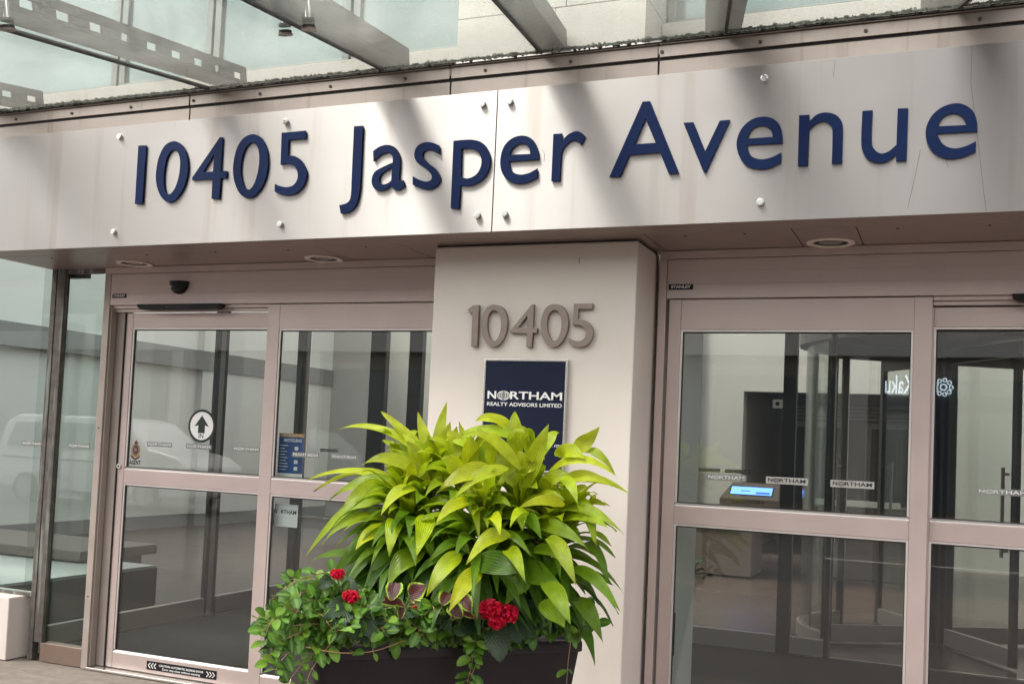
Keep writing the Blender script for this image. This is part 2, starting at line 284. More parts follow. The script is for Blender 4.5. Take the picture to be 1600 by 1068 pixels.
SIGN_GLYPHS={'1':[[[1,-4.3151,3.1581],[1,-4.2587,3.1556],[1,-4.2599,2.8191],[1,-4.3137,2.8216]]],
'0':[[[0,-4.0629,3.1661],[0,-4.0093,3.1433],[0,-3.9705,3.0917],[0,-3.9524,3.0161],[0,-3.9573,2.9488],[0,-3.9814,2.8825],[0,-4.0197,2.837],[0,-4.0625,2.8174],[0,-4.1121,2.8381],[0,-4.1515,2.8879],[0,-4.1736,2.9541],[0,-4.1741,3.0159],[0,-4.1606,3.0837],[0,-4.123,3.1463]],[[0,-4.0531,3.1142],[0,-4.0265,3.0954],[0,-4.0109,3.0536],[0,-4.009,3.006],[0,-4.0158,2.9521],[0,-4.0329,2.9021],[0,-4.0558,2.8727],[0,-4.0762,2.8649],[0,-4.1002,2.8818],[0,-4.1144,2.9235],[0,-4.1186,2.9783],[0,-4.1143,3.0328],[0,-4.101,3.0798],[0,-4.0779,3.1091]]],
'4':[[[1,-3.7469,3.1659],[1,-3.7283,3.1646],[1,-3.7286,2.9771],[1,-3.6867,2.9747],[1,-3.687,2.9335],[1,-3.7239,2.9343],[1,-3.7271,2.8214],[1,-3.7789,2.8253],[1,-3.7803,2.9341],[1,-3.9192,2.9351],[1,-3.9188,2.952]],[[1,-3.779,3.0738],[1,-3.8468,2.9774],[1,-3.7793,2.9768]]],
'0b':[[[0,-3.5261,3.1666],[0,-3.4698,3.1408],[0,-3.4352,3.0859],[0,-3.4205,3.0163],[0,-3.4223,2.9512],[0,-3.4445,2.8807],[0,-3.4876,2.8307],[0,-3.5334,2.8166],[0,-3.586,2.8389],[0,-3.6256,2.897],[0,-3.6446,2.9642],[0,-3.6433,3.037],[0,-3.6243,3.1054],[0,-3.5841,3.1523]],[[0,-3.5244,3.1183],[0,-3.4982,3.1001],[0,-3.4814,3.0596],[0,-3.4774,3.0003],[0,-3.484,2.9483],[0,-3.4999,2.8968],[0,-3.5214,2.8684],[0,-3.5407,2.8648],[0,-3.5653,2.8806],[0,-3.5838,2.9211],[0,-3.5954,2.9745],[0,-3.5916,3.0338],[0,-3.5755,3.0856],[0,-3.5499,3.1135]]],
'5':[[[1,-3.3426,3.161],[1,-3.1909,3.1615],[1,-3.1882,3.1188],[1,-3.2958,3.1186],[1,-3.2955,3.0331],[0,-3.256,3.0299],[0,-3.2092,3.003],[0,-3.1763,2.956],[0,-3.1701,2.9172],[0,-3.1855,2.8668],[0,-3.2243,2.8303],[0,-3.2762,2.8188],[0,-3.3259,2.8264],[1,-3.3666,2.8428],[1,-3.368,2.8863],[0,-3.3366,2.8729],[0,-3.2905,2.864],[0,-3.2496,2.8734],[0,-3.2268,2.9044],[0,-3.2293,2.9431],[0,-3.2525,2.9767],[0,-3.2949,2.9903],[1,-3.338,2.9871]]],
'J':[[[1,-2.8962,3.1623],[1,-2.8428,3.1616],[0,-2.8404,2.8962],[0,-2.843,2.813],[0,-2.8599,2.7471],[0,-2.9007,2.7122],[1,-2.9482,2.7068],[1,-2.9606,2.7518],[0,-2.9226,2.7584],[0,-2.898,2.7781],[0,-2.8926,2.8322],[0,-2.8937,2.8825]]],
'a':[[[1,-2.7752,3.0239],[0,-2.7362,3.0454],[0,-2.69,3.0505],[0,-2.6474,3.0335],[0,-2.6203,2.9947],[0,-2.6141,2.949],[0,-2.615,2.8998],[0,-2.612,2.8627],[1,-2.59,2.8631],[1,-2.581,2.8323],[0,-2.6075,2.8157],[0,-2.6304,2.8144],[0,-2.6493,2.8236],[1,-2.6613,2.8407],[0,-2.6861,2.8214],[0,-2.7276,2.8153],[0,-2.7613,2.8336],[0,-2.7748,2.8717],[0,-2.7612,2.9124],[0,-2.7205,2.9349],[1,-2.6569,2.9574],[0,-2.6605,2.989],[0,-2.6829,3.0087],[0,-2.7153,3.0067],[0,-2.747,2.9888],[1,-2.7693,2.9694]],[[1,-2.6591,2.9312],[0,-2.7006,2.913],[0,-2.7272,2.8898],[0,-2.7274,2.8608],[0,-2.7062,2.8472],[0,-2.6786,2.8523],[1,-2.66,2.8653]]],
's':[[[1,-2.3953,3.0261],[1,-2.3929,2.9814],[0,-2.4278,3.0008],[0,-2.4595,3.0086],[0,-2.4841,2.998],[0,-2.4846,2.9736],[0,-2.456,2.9433],[0,-2.4094,2.908],[0,-2.3832,2.8661],[0,-2.3919,2.8302],[0,-2.4308,2.8081],[0,-2.4758,2.812],[1,-2.5358,2.8364],[1,-2.5382,2.8806],[0,-2.5009,2.8605],[0,-2.4598,2.8485],[0,-2.4334,2.8568],[0,-2.4329,2.881],[0,-2.4632,2.9112],[0,-2.5147,2.9469],[0,-2.5349,2.985],[0,-2.5238,3.0292],[0,-2.4842,3.0486],[0,-2.4391,3.0454]]],
'p':[[[1,-2.3194,3.0451],[0,-2.2669,3.0462],[0,-2.2146,3.0433],[0,-2.1664,3.0272],[0,-2.1303,2.9905],[0,-2.115,2.9419],[0,-2.1208,2.8868],[0,-2.1527,2.8411],[0,-2.203,2.816],[0,-2.2462,2.8144],[1,-2.2699,2.818],[1,-2.2709,2.7014],[1,-2.3174,2.7059]],[[1,-2.2733,3.0017],[0,-2.2254,3.0009],[0,-2.1856,2.9822],[0,-2.1642,2.949],[0,-2.163,2.9092],[0,-2.1843,2.8707],[0,-2.2265,2.8516],[1,-2.2703,2.8597]]],
'e':[[[1,-1.8608,2.9218],[0,-1.8651,2.961],[0,-1.8835,3.0051],[0,-1.9138,3.0337],[0,-1.9558,3.0454],[0,-2.0054,3.0348],[0,-2.0457,2.9966],[0,-2.0612,2.9345],[0,-2.0526,2.8788],[0,-2.0209,2.8337],[0,-1.9697,2.8113],[0,-1.9158,2.8138],[1,-1.8633,2.8342],[1,-1.8654,2.8793],[0,-1.9097,2.8586],[0,-1.9593,2.8553],[0,-1.9978,2.8755],[1,-2.0143,2.9221]],[[1,-2.0125,2.955],[0,-1.9989,2.9856],[0,-1.9664,3.0046],[0,-1.9329,3.0007],[0,-1.9112,2.9796],[1,-1.9058,2.952]]],
'r':[[[1,-1.7912,3.0412],[1,-1.7466,3.0403],[1,-1.7489,2.9995],[0,-1.7181,3.032],[0,-1.6788,3.0468],[0,-1.6505,3.0371],[1,-1.6281,3.0155],[1,-1.6479,2.9787],[0,-1.6767,2.9999],[0,-1.7046,2.9987],[0,-1.7392,2.9642],[0,-1.747,2.9223],[1,-1.7485,2.8123],[1,-1.7914,2.8131]]],
'A':[[[1,-1.3578,3.1613],[1,-1.3225,3.1605],[1,-1.1742,2.8159],[1,-1.2218,2.8159],[1,-1.2664,2.9175],[1,-1.4108,2.9147],[1,-1.4516,2.8158],[1,-1.5038,2.817]],[[1,-1.3403,3.0794],[1,-1.2884,2.9636],[1,-1.3887,2.9638]]],
'v':[[[1,-1.1628,3.0472],[1,-1.1167,3.0464],[1,-1.0584,2.9092],[1,-0.9973,3.0442],[1,-0.9513,3.0444],[1,-1.0523,2.8143],[1,-1.0621,2.8148]]],
'e2':[[[1,-0.719,2.9212],[0,-0.7213,2.9613],[0,-0.7344,3.005],[0,-0.7637,3.0351],[0,-0.8056,3.047],[0,-0.8549,3.0385],[0,-0.8984,3.0013],[0,-0.9187,2.9432],[0,-0.9077,2.883],[0,-0.8717,2.8322],[0,-0.8162,2.8127],[0,-0.7697,2.8153],[1,-0.723,2.8364],[1,-0.7229,2.8816],[0,-0.766,2.862],[0,-0.8124,2.8569],[0,-0.8548,2.8768],[1,-0.8737,2.925]],[[1,-0.8721,2.9534],[0,-0.8559,2.99],[0,-0.8225,3.0063],[0,-0.7911,3.0013],[0,-0.7687,2.9808],[1,-0.7611,2.9535]]],
'n':[[[1,-0.6518,3.0405],[1,-0.6084,3.0399],[1,-0.6065,3.0119],[0,-0.578,3.0375],[0,-0.5398,3.0442],[0,-0.5012,3.0325],[0,-0.4761,3.0046],[0,-0.4679,2.9637],[1,-0.4671,2.8176],[1,-0.5088,2.8184],[0,-0.5101,2.9611],[0,-0.5219,2.9908],[0,-0.5469,3.0055],[0,-0.5796,2.9982],[1,-0.6076,2.9742],[1,-0.6085,2.8159],[1,-0.6506,2.8162]]],
'u':[[[1,-0.39,3.0389],[1,-0.3485,3.0384],[0,-0.3494,2.9095],[0,-0.3389,2.8719],[0,-0.312,2.8503],[0,-0.2807,2.8567],[1,-0.2501,2.8828],[1,-0.2487,3.0376],[1,-0.2072,3.0358],[1,-0.2085,2.8127],[1,-0.2494,2.8136],[1,-0.2506,2.8406],[0,-0.2823,2.8157],[0,-0.3215,2.8102],[0,-0.3616,2.828],[0,-0.3855,2.8693],[0,-0.3916,2.9181]]],
'e3':[[[1,0.0602,2.9161],[0,0.0579,2.9574],[0,0.0437,2.9997],[0,0.0134,3.0297],[0,-0.0268,3.0414],[0,-0.0768,3.0289],[0,-0.1165,2.9932],[0,-0.1367,2.939],[0,-0.1292,2.8828],[0,-0.1003,2.8364],[0,-0.0518,2.8111],[0,0.003,2.8131],[1,0.0555,2.8327],[1,0.0561,2.877],[0,0.017,2.8588],[0,-0.0277,2.8525],[0,-0.0683,2.873],[1,-0.093,2.9191]],[[1,-0.0917,2.9495],[0,-0.0733,2.9842],[0,-0.0409,2.9993],[0,-0.0108,2.993],[0,0.0096,2.9721],[1,0.0176,2.9467]]]}
DIGIT_GLYPHS={'1':[[[1,-2.3012,2.2622],[1,-2.2679,2.2638],[1,-2.2654,2.0475],[1,-2.3004,2.0491],[1,-2.3027,2.2229],[0,-2.3141,2.2211],[1,-2.3254,2.2267],[1,-2.3262,2.2414]]],
'0':[[[0,-2.18,2.2643],[0,-2.1427,2.254],[0,-2.1169,2.223],[0,-2.1051,2.1801],[0,-2.1068,2.135],[0,-2.1201,2.0899],[0,-2.1477,2.0559],[0,-2.1815,2.0467],[0,-2.2118,2.0623],[0,-2.2358,2.0986],[0,-2.2482,2.1487],[0,-2.2458,2.1988],[0,-2.2305,2.2397],[0,-2.2068,2.26]],[[0,-2.1785,2.2348],[0,-2.1585,2.2256],[0,-2.1437,2.1938],[0,-2.139,2.1576],[0,-2.1434,2.1169],[0,-2.1589,2.0852],[0,-2.1781,2.0761],[0,-2.1959,2.0896],[0,-2.2098,2.1214],[0,-2.2158,2.1623],[0,-2.2114,2.2032],[0,-2.1979,2.2281]]],
'4':[[[1,-1.9744,2.2646],[1,-1.9638,2.2636],[1,-1.963,2.1439],[1,-1.9402,2.143],[1,-1.9414,2.1185],[1,-1.9628,2.1193],[1,-1.9651,2.0458],[1,-1.9952,2.0478],[1,-1.9961,2.1171],[1,-2.0852,2.1192],[1,-2.0871,2.1296]],[[1,-1.997,2.2066],[1,-2.0454,2.1462],[1,-1.9964,2.1439]]],
'0b':[[[0,-1.8468,2.2634],[0,-1.8137,2.2543],[0,-1.7891,2.2231],[0,-1.7769,2.179],[0,-1.7794,2.1305],[0,-1.7969,2.0865],[0,-1.8234,2.0555],[0,-1.8534,2.0465],[0,-1.8845,2.0618],[0,-1.9098,2.0994],[0,-1.9215,2.1483],[0,-1.919,2.1973],[0,-1.9043,2.2373],[0,-1.8794,2.2593]],[[0,-1.8478,2.2333],[0,-1.831,2.2234],[0,-1.8156,2.1924],[0,-1.8117,2.157],[0,-1.8169,2.1173],[0,-1.8318,2.0864],[0,-1.8501,2.0774],[0,-1.8671,2.0907],[0,-1.8826,2.1216],[0,-1.8891,2.1616],[0,-1.8839,2.2015],[0,-1.8685,2.2259]]],
'5':[[[1,-1.7507,2.2647],[1,-1.6531,2.2646],[1,-1.6543,2.2384],[1,-1.7251,2.2381],[1,-1.726,2.1854],[0,-1.6952,2.1831],[0,-1.6648,2.1655],[0,-1.646,2.1306],[0,-1.6482,2.0957],[0,-1.6717,2.0607],[0,-1.7077,2.0487],[0,-1.7401,2.0538],[1,-1.7708,2.0712],[1,-1.7718,2.0932],[0,-1.7413,2.0814],[0,-1.7091,2.0802],[0,-1.6869,2.0956],[0,-1.6812,2.1218],[0,-1.6936,2.1459],[0,-1.7216,2.1582],[1,-1.7539,2.1591]]]}

# ================================================================== GROUND AND STREET
def ground_mat(name, c, sc, seam=None):
    m = mat(name, c, .85, 0, .16, sc, bump=.5, bump_scale=140); return m
PAVE = mat('sidewalk_concrete', (.20, .165, .14), .85, 0, .28, 14, bump=.7, bump_scale=160)
ASPH = mat('asphalt', (.055, .055, .056), .85, 0, .15, 10, bump=.6, bump_scale=120)
LFLOOR = mat('lobby_tiles', (.075, .054, .046), .25, 0, .18, 2.2)
VFLOOR = mat('entrance_mat', (.022, .017, .014), .9, 0, .25, 30, bump=.5, bump_scale=200)
struct(MB().box(-90, 60, -90, 60, -.6, -.16), 'ground', ASPH)
struct(MB().box(-60, 45, -2.2, .02, -.159, -.004), 'sidewalk', PAVE)
struct(MB().box(-60, 45, -8.5, -2.205, -.159, -.004), 'added_dark_ground', mat('reflection_dimming_ground', (.085, .068, .06), .8, 0, .3, 9, bump=.6, bump_scale=60))  # darker strip added out of view to dim its reflection in the glass
struct(MB().box(-60, 45, -22.0, -19.5, -.159, -.002), 'sidewalk_across', PAVE)
rd = MB().box(-60, 45, -19.5, -8.5, -.159, -.150)
struct(rd, 'road', ASPH)
LM = mat('road_paint', (.75, .74, .7), .7, 0, .1, 20)
mk = MB()
for k in range(14): mk.box(-50+k*6, -47+k*6, -14.06, -13.94, -.148, -.144)
struct(mk, 'road_markings', LM)
lf = struct(MB().box(-11.47, 6, .02, 16, -.12, 0), 'floor', LFLOOR)
vf = struct(MB().box(-5.72, 3.4, .12, 3.43, .0, .006), 'floor_mat', VFLOOR)

# ================================================================== UPPER FACADE (stone and windows over the canopy)
up_w = empty('upper_wall', (-1.5, 0, 3.4), 'pale stone wall with greenish windows above the glass canopy', 'wall')
st = MB()
XL, XR = -2.60, -1.519
seamx = [(XL, -2.24), (-2.236, XR)]
rowz = [(3.30, 3.905), (3.909, 4.42), (4.424, 5.0), (5.004, 5.7), (5.704, 6.6), (6.604, 8)]
for j, (z0, z1) in enumerate(rowz):
    sx = -2.02 if j != 1 else -1.96
    st.box(XL, sx-.002, -.10, .45, z0, z1); st.box(sx+.002, XR, -.10, .45, z0, z1)
st.build('stone_pier', STONE, up_w, bevel=.002)
# spandrels below the windows and the sill ledges
sp = MB()
for (a, b) in ((-13, -9.6), (-9.596, -6.2), (-6.196, -4.9), (-4.896, -3.7), (-3.696, XL-.003)):
    sp.box(a, b, .25, .5, 3.30, 3.80)
for (a, b) in ((XR+.003, -.6), (-.596, .55), (.554, 2.2), (2.204, 6)):
    sp.box(a, b, .25, .5, 3.30, 3.80)
sp.build('spandrel_panel', STONE, up_w, bevel=.002)
lg = MB().box(-13, XL-.003, .215, .5, 3.803, 3.885).box(XR+.003, 6, .215, .5, 3.803, 3.885)
lg.build('sill_ledge', STONE, up_w, bevel=.004)
WFR = mat('window_frame', (.20, .215, .195), .45, .5, .1, 8)
def upwin(x0, x1):
    w = MB(); w.box(x0, x1, .30, .36, 3.888, 3.93).box(x0, x0+.05, .30, .36, 3.93, 7.9).box(x1-.05, x1, .30, .36, 3.93, 7.9)
    f = w.build('window', WFR, up_w, bevel=.003)
    MB().box(x0+.05, x1-.05, .325, .34, 3.93, 7.9).build('pane', WINDOW, f)
for a, b in ((-12.9, -9.9), (-9.88, -7.3), (-7.28, -5.42), (-5.40, -4.62), (-4.60, -3.55), (-3.53, XL-.01), (XR+.01, -.30), (-.28, 1.4), (1.42, 5.9)): upwin(a, b)
MB().box(-13, 6, .45, .8, 3.3, 11).build('wall', STONE, up_w)
# strip lights seen glowing behind the right window
# ================================================================== BEAM BOX, FLASHING STRIP, SIGN
bx = empty('canopy_fascia_beam', (-2, -.5, 2.6), 'weathered steel beam casing behind the street name sign', 'beam')
MB().box(-14, 6, -.60, -.456, 2.60, 3.40).build('core', GALV, bx)
# folded metal strips, split by joints; joints at measured places
jx = [-13.9, -9.3, -7.3, -5.95, -4.0, -2.372, -1.30, .35, 2.2, 5.9]
for i in range(len(jx)-1):
    a, b = jx[i]+.004, jx[i+1]-.004
    MB().box(a, b, -.618, -.601, 3.20, 3.362).build('lower_strip', STRIP, bx, bevel=.0015)
for i in range(len(jx)-1):
    a, b = jx[i]+.005, jx[i+1]-.005
    q = MB().box(a, b, -.626, -.601, 3.376, 3.432); q.box(a, b, -.640, -.601, 3.4325, 3.437)
    q.build('upper_strip', STRIP, bx, bevel=.0015)
MB().box(-13.9, 5.9, -.612, -.601, 3.3625, 3.3755).build('gasket', RUBBER, bx)
sc = MB()
x = -8.9
while x < 2.2:
    sc = MB(); sc.disc((x, -.626, 3.40), (0, -1, 0), .0085, .005, 14); sc.disc((x, -.631, 3.40), (0, -1, 0), .0035, .003, 8); sc.build('screw', RUST, bx)
    x += .448
# vertical extra seam + brown drips under the joints come from the strip material
# soffit lip of polished steel under the beam
MB().box(-14, 6, -.644, -.457, 2.586, 2.5995).build('steel_lip', SOFF, bx)

sg = empty('street_name_sign', (-2.1, -.66, 2.586), 'brushed steel sign panel with raised navy letters reading 10405 Jasper Avenue', 'sign')
for (a, b) in ((-14, -6.3), (-6.296, -2.0965), (-2.0925, .195+3.4)):
    MB().box(a, b, -.6525, -.6465, 2.583, 3.284).build('steel_panel', STEEL, sg, bevel=.0012)
for wx in SIGN_GLYPHS:
    me = glyph_mesh(SIGN_GLYPHS[wx], .0035, .0008)
    o = bpy.data.objects.new('letter', me); COL.objects.link(o); me.materials.append(BLUE)
    o.matrix_world = Matrix(((1,0,0,0),(0,0,-1,-.6595),(0,1,0,0),(0,0,0,1)))
    o.parent = sg; o.matrix_parent_inverse = sg.matrix_world.inverted()
    sb = MB()      # stand-off studs between letter and panel
    xs = [p[1] for p in SIGN_GLYPHS[wx][0]]; zs = [p[2] for p in SIGN_GLYPHS[wx][0]]
for (bxx, top) in ((-4.4610, 0), (-3.3230, 0), (-2.1715, 0), (-2.026, 0), (-.8065, 0), (-5.60, 0), (.42, 0)):
    for z in (3.2205, 2.6665):
        b = MB(); b.disc((bxx, -.6525, z), (0, -1, 0), .0165, .013, 24); b.disc((bxx, -.6655, z), (0, -1, 0), .0135, .003, 24)
        b.build('bolt_cap', CHROME, sg, bevel=.002)


for pts in ([(1519, 72), (1517, 130), (1524, 190), (1531, 245), (1537, 300), (1541, 329)], [(403, 205), (407, 240), (405, 262), (409, 300)], [(1438, 235), (1430, 275), (1418, 325)], [(846, 233), (851, 240), (850, 252)], [(1476, 245), (1482, 262)], [(1305, 95), (1302, 120)]):
    P = [atY(a, b, -.6525) for a, b in pts]; dm = MB()
    for i in range(len(P)-1):
        a, b = P[i], P[i+1]; dm.obox((a+b)/2-Vector((0, .0006, 0)), Vector((.0006, 0, 0)), Vector((0, .0004, 0)), (b-a)/2*1.02)
    dm.build('drip_mark', RUST, sg)


# ================================================================== GLASS CANOPY
DIR = Vector((.227, -1, -.21))                 # outward along the joints
P0 = Vector((0, -.66, 3.4442)); OUT = 2.75
cn = empty('glass_canopy', (-2, -.64, 3.44), 'dusty glass canopy with spider fittings sloping above the entrance sign', 'canopy')
NRM = Vector((1, 0, 0)).cross(DIR).normalized(); NRM = NRM if NRM.z > 0 else -NRM
joints = [-9.9, -8.2, -5.45, -3.841, -2.744, -1.873, -.985, .0, 1.1, 2.5]
joints = [-10.5, -8.6, -6.9, -5.4, -3.841, -2.744, -1.873, -.985, -.02, 1.1]
XD = Vector((1, 0, 0))
for i in range(len(joints)-1):
    a, b = joints[i]+.007, joints[i+1]-.007
    pa, pb = Vector((a, P0.y, P0.z)), Vector((b, P0.y, P0.z))
    q = MB(); vs = []
    for h in (0, .012):
        vs += [pa+NRM*h, pb+NRM*h, pb+DIR*OUT+NRM*h, pa+DIR*OUT+NRM*h]
    q.add(vs, [(0,1,2,3), (7,6,5,4)], 0); q.add(vs, [(0,4,5,1), (1,5,6,2), (2,6,7,3), (3,7,4,0)], 1)
    q.build('glass_panel', [CANOPYG, GEDGE], cn)
for jx_ in joints[1:-1]:
    p = Vector((jx_, P0.y, P0.z))
    q = MB(); c = p+DIR*(OUT/2)+NRM*.004
    q.obox(c, XD*.0075, DIR*(OUT/2), NRM*.009); q.build('joint_seal', RUBBER, cn)
# mossy silt lying on the low edge of the glass against the beam
ms = MB()
x = -8.5
while x < 1.5:
    w = rnd.uniform(.002, .010); h = rnd.uniform(.0006, .004) * (2.2 if rnd.random() < .12 else 1)
    c = Vector((x, P0.y+.012+rnd.uniform(-.02, .004), P0.z+.008)); ms.obox(c, Vector((w, rnd.uniform(-.003, .003), 0)), Vector((0, rnd.uniform(.006, .02), rnd.uniform(-.004, .004))), Vector((rnd.uniform(-.003, .003), 0, h)))
    x += rnd.uniform(.003, .014)
ms.build('silt_edge', MOSS, cn)
MB().box(-10.5, 2.5, -.645, -.60, 3.4375, 3.4425).build('edge_bed', RUBBER, cn)

def beam(xa, slots=True, w=.15, h=.13, lift=.075, x_off=.012, end=-.095):
    """folded steel channel over the glass, its foot on the wall"""
    p = Vector((xa, P0.y, P0.z))
    t_end = (end-P0.y)/DIR.y
    q0 = p+DIR*t_end+NRM*lift; q1 = p+DIR*(OUT+.05)+NRM*lift
    L = (q1-q0).length; d = (q1-q0).normalized(); c0 = q0+XD*(x_off+w/2)
    b = MB(); t = .006
    b.obox(c0+d*(L/2), XD*(w/2), d*(L/2), NRM*(t/2))                       # bottom flange
    tw_ = .02 if slots else w/2
    b.obox(c0+d*(L/2)+NRM*(h)+XD*(w/2-tw_), XD*tw_, d*(L/2), NRM*(t/2))
    def web(xc, holes):
        if not holes: b.obox(c0+XD*xc+d*(L/2)+NRM*(h/2), XD*(t/2), d*(L/2), NRM*(h/2-t/2-.0005)); return
        lo, hi = .02, .055
        b.obox(c0+XD*xc+d*(L/2)+NRM*((lo+t/2)/2), XD*(t/2), d*(L/2), NRM*((lo-t/2)/2-.0003))
        b.obox(c0+XD*xc+d*(L/2)+NRM*((hi+h-t/2)/2), XD*(t/2), d*(L/2), NRM*((h-t/2-hi)/2))
        pos = 0; pitch = .26; sl = .09
        first = pitch*.35
        edges = [0]; s = first
        while s+sl < L: edges += [s, s+sl]; s += pitch
        edges.append(L)
        for k in range(0, len(edges), 2):
            a, e = edges[k], edges[k+1]
            b.obox(c0+XD*xc+d*((a+e)/2)+NRM*((lo+hi)/2), XD*(t/2), d*((e-a)/2), NRM*((hi-lo)/2-.0002))
    web(w/2-t/2, slots)
    if not slots: web(-w/2+t/2, False)
    b.build('support_beam', GALV, cn, bevel=.0015)
for (xl, xr, sl) in ((-7.6, -7.40, True), (-5.70, -5.504, True), (-4.05, -3.867, True), (-2.915, -2.754, False), (-1.958, -1.81, False), (-1.073, -.894, False), (-.06, .13, False)):
    beam(xl, sl, w=xr-xl, h=.10, lift=.10, x_off=0)

def fitting(xa, t, side, rod=.15):
    p = Vector((xa, P0.y, P0.z))+DIR*t+XD*side
    q = MB(); q.disc(p-NRM*.003, -NRM, .026, .012, 22, 0); q.disc(p-NRM*.015, -NRM, .030, .007, 22, 1); q.disc(p-NRM*.022, -NRM, .005, .001, 8, 0)
    if rod: q.tube([p+NRM*.013, p+NRM*(.013+rod)], .011, 12, 2); q.disc(p+NRM*.013, NRM, .026, .01, 20, 0)
    q.build('spider_fitting', [RUBBER, BRONZE, CHROME], cn, smooth=False)
fitting(-3.841, 1.80, .07); fitting(-3.841, 1.79, -.06, .04)
fitting(-2.744, 1.18, .06); fitting(-2.744, 1.14, -.07, .03)
fitting(-3.841, .35, .07) if False else None
fitting(-1.873, 2.1, .07); fitting(-.985, 2.1, .06)

# ================================================================== SOFFIT
sf = empty('entrance_soffit', (-2, -.2, 2.586), 'brown metal soffit panels over both doors', 'soffit')
seams = [-5.60, -3.237, -2.726, -1.385, -.699, -.420, 1.5, 3.4]
hole_x = [(-4.768, -.132), (-3.396, -.10), (-.562, -.115)]
for i in range(len(seams)-1):
    a, b = seams[i]+.0025, seams[i+1]-.0025
    MB().box(a, b, -.4535, .10, 2.585, 2.597).build('panel', SOFF, sf, bevel=.001)
MB().box(-5.6, 3.4, -.455, .1, 2.600, 2.62).build('backing', DARK, sf)
ss = MB()
for x in (-5.2, -4.45, -3.95, -3.45, -2.95, -1.2, -.92, -.25, .12, .6):
    ss = MB(); ss.disc((x, -.385, 2.5849), (0, 0, -1), .006, .003, 10); ss.build('screw', RUST, sf)
DLT = mat('downlight_trim', (.88, .80, .74), .3, .1)
DLI = mat('downlight_reflector', (.32, .28, .26), .2, .8)
for (x, y), lab in zip(hole_x, ('round recessed downlight above the small black motion sensor', 'round recessed downlight over the door just left of the pillar', 'round recessed downlight over the door right of the pillar')):
    d = empty('downlight', (x, y, 2.584), lab, 'ceiling light', 'recessed downlights in the soffit')
    MB().ring((x, y, 2.5845), (0, 0, -1), .082, .112, .007, 40).build('trim_ring', DLT, d, bevel=.002)
    q = MB(); q.ring((x, y, 2.5843), (0, 0, -1), .056, .0815, .002, 40); q.build('recess_shade_ring', DARK, d)  # flat dark ring, shade of the lamp recess put in as colour
    q = MB(); n = 32; vs = []
    for rr, zz in ((.056, 2.5835), (.050, 2.5825), (.03, 2.5818), (0.001, 2.5815)):
        vs += [(x+rr*math.cos(2*math.pi*k/n), y+rr*math.sin(2*math.pi*k/n), zz) for k in range(n)]
    q.add(vs, [(r*n+k, r*n+(k+1) % n, (r+1)*n+(k+1) % n, (r+1)*n+k) for r in range(3) for k in range(n)])
    q.build('lamp', DLI, d, smooth=True)

# ================================================================== PILLAR
pl = empty('entrance_pillar', (-1.99, -.2, 0), 'cream coated square pillar between the two glass entrances', 'pillar')
q = MB(); q.box(-2.543, -1.441, -.355, .06, 0, 2.575)
q.build('shaft', PILL, pl, bevel=.006)
MB().box(-2.535, -1.449, -.347, .05, 2.5755, 2.5842).build('top_joint', RUBBER, pl)
MB().box(-2.553, -1.431, -.366, -.3555, 0, .09).build('skirting', JAMB, pl, bevel=.002)
q = MB().box(-1.741, -1.7385, -.3562, -.3552, 2.47, 2.50); q.build('scratch_mark', RUST, pl)

hn = empty('house_number', (-1.99, -.36, 2.05), 'raised bronze digits 10405 on the cream pillar above the navy plaque', 'house number')
for k in DIGIT_GLYPHS:
    me = glyph_mesh(DIGIT_GLYPHS[k], .010, .0015)
    o = bpy.data.objects.new('digit', me); COL.objects.link(o); me.materials.append(BRONZE)
    o.matrix_world = Matrix(((1,0,0,0),(0,0,-1,-.3675),(0,1,0,0),(0,0,0,1))); o.parent = hn; o.matrix_parent_inverse = hn.matrix_world.inverted()

# plaque
PLX0, PLX1, PLZ0, PLZ1 = -2.223, -1.770, 1.42, 1.986
pq = empty('company_plaque', (-1.996, -.36, 1.7), 'square navy plaque with white NORTHAM lettering on the cream pillar', 'plaque')
MB().box(PLX0+.008, PLX1-.008, -.372, -.3555, PLZ0+.008, PLZ1-.008).build('board', NAVY, pq)
q = MB(); t = .010
q.box(PLX0, PLX1, -.376, -.3557, PLZ1-t, PLZ1).box(PLX0, PLX1, -.376, -.3557, PLZ0, PLZ0+t).box(PLX0, PLX0+t, -.376, -.3557, PLZ0+t, PLZ1-t).box(PLX1-t, PLX1, -.376, -.3557, PLZ0+t, PLZ1-t)
q.build('frame', SILVER, pq, bevel=.001)
def ribbon(mb, pts, w, o, u, v, n, d, mi=0):
    """flat line of width w through 2D points"""
    P = [Vector((a, b)) for a, b in pts]; L = []; R = []
    for i, p in enumerate(P):
        t = (P[min(i+1, len(P)-1)]-P[max(i-1, 0)]).normalized(); nn = Vector((-t.y, t.x))*w/2
        L.append(p+nn); R.append(p-nn)
    vs = []; N = len(P)
    for h in (0, d):
        for q in L+R: vs.append(o+u*q.x+v*q.y+n*h)
    fs = [(i, i+1, N+i+1, N+i) for i in range(N-1)]+[(2*N+i, 3*N+i, 3*N+i+1, 2*N+i+1) for i in range(N-1)]
    mb.add(vs, fs, mi)
def globe(mb, c, u, v, rx, ry, w, d, mi):
    n = u.cross(v).normalized(); c = Vector(c)
    def ell(a, b, s0=0, s1=2*math.pi, k=36): return [(a*math.cos(s0+(s1-s0)*i/k), b*math.sin(s0+(s1-s0)*i/k)) for i in range(k+1)]
    ribbon(mb, ell(rx, ry), w*1.3, c, u, v, n, d, mi)
    for f in (.33, .7): ribbon(mb, ell(rx*f, ry*.97), w, c, u, v, n, d, mi)
    ribbon(mb, [(-rx, 0), (rx, 0)], w, c, u, v, n, d, mi)
    for f in (.5, -.5): ribbon(mb, [(-rx*.85, ry*f), (rx*.85, ry*f)], w, c, u, v, n, d, mi)
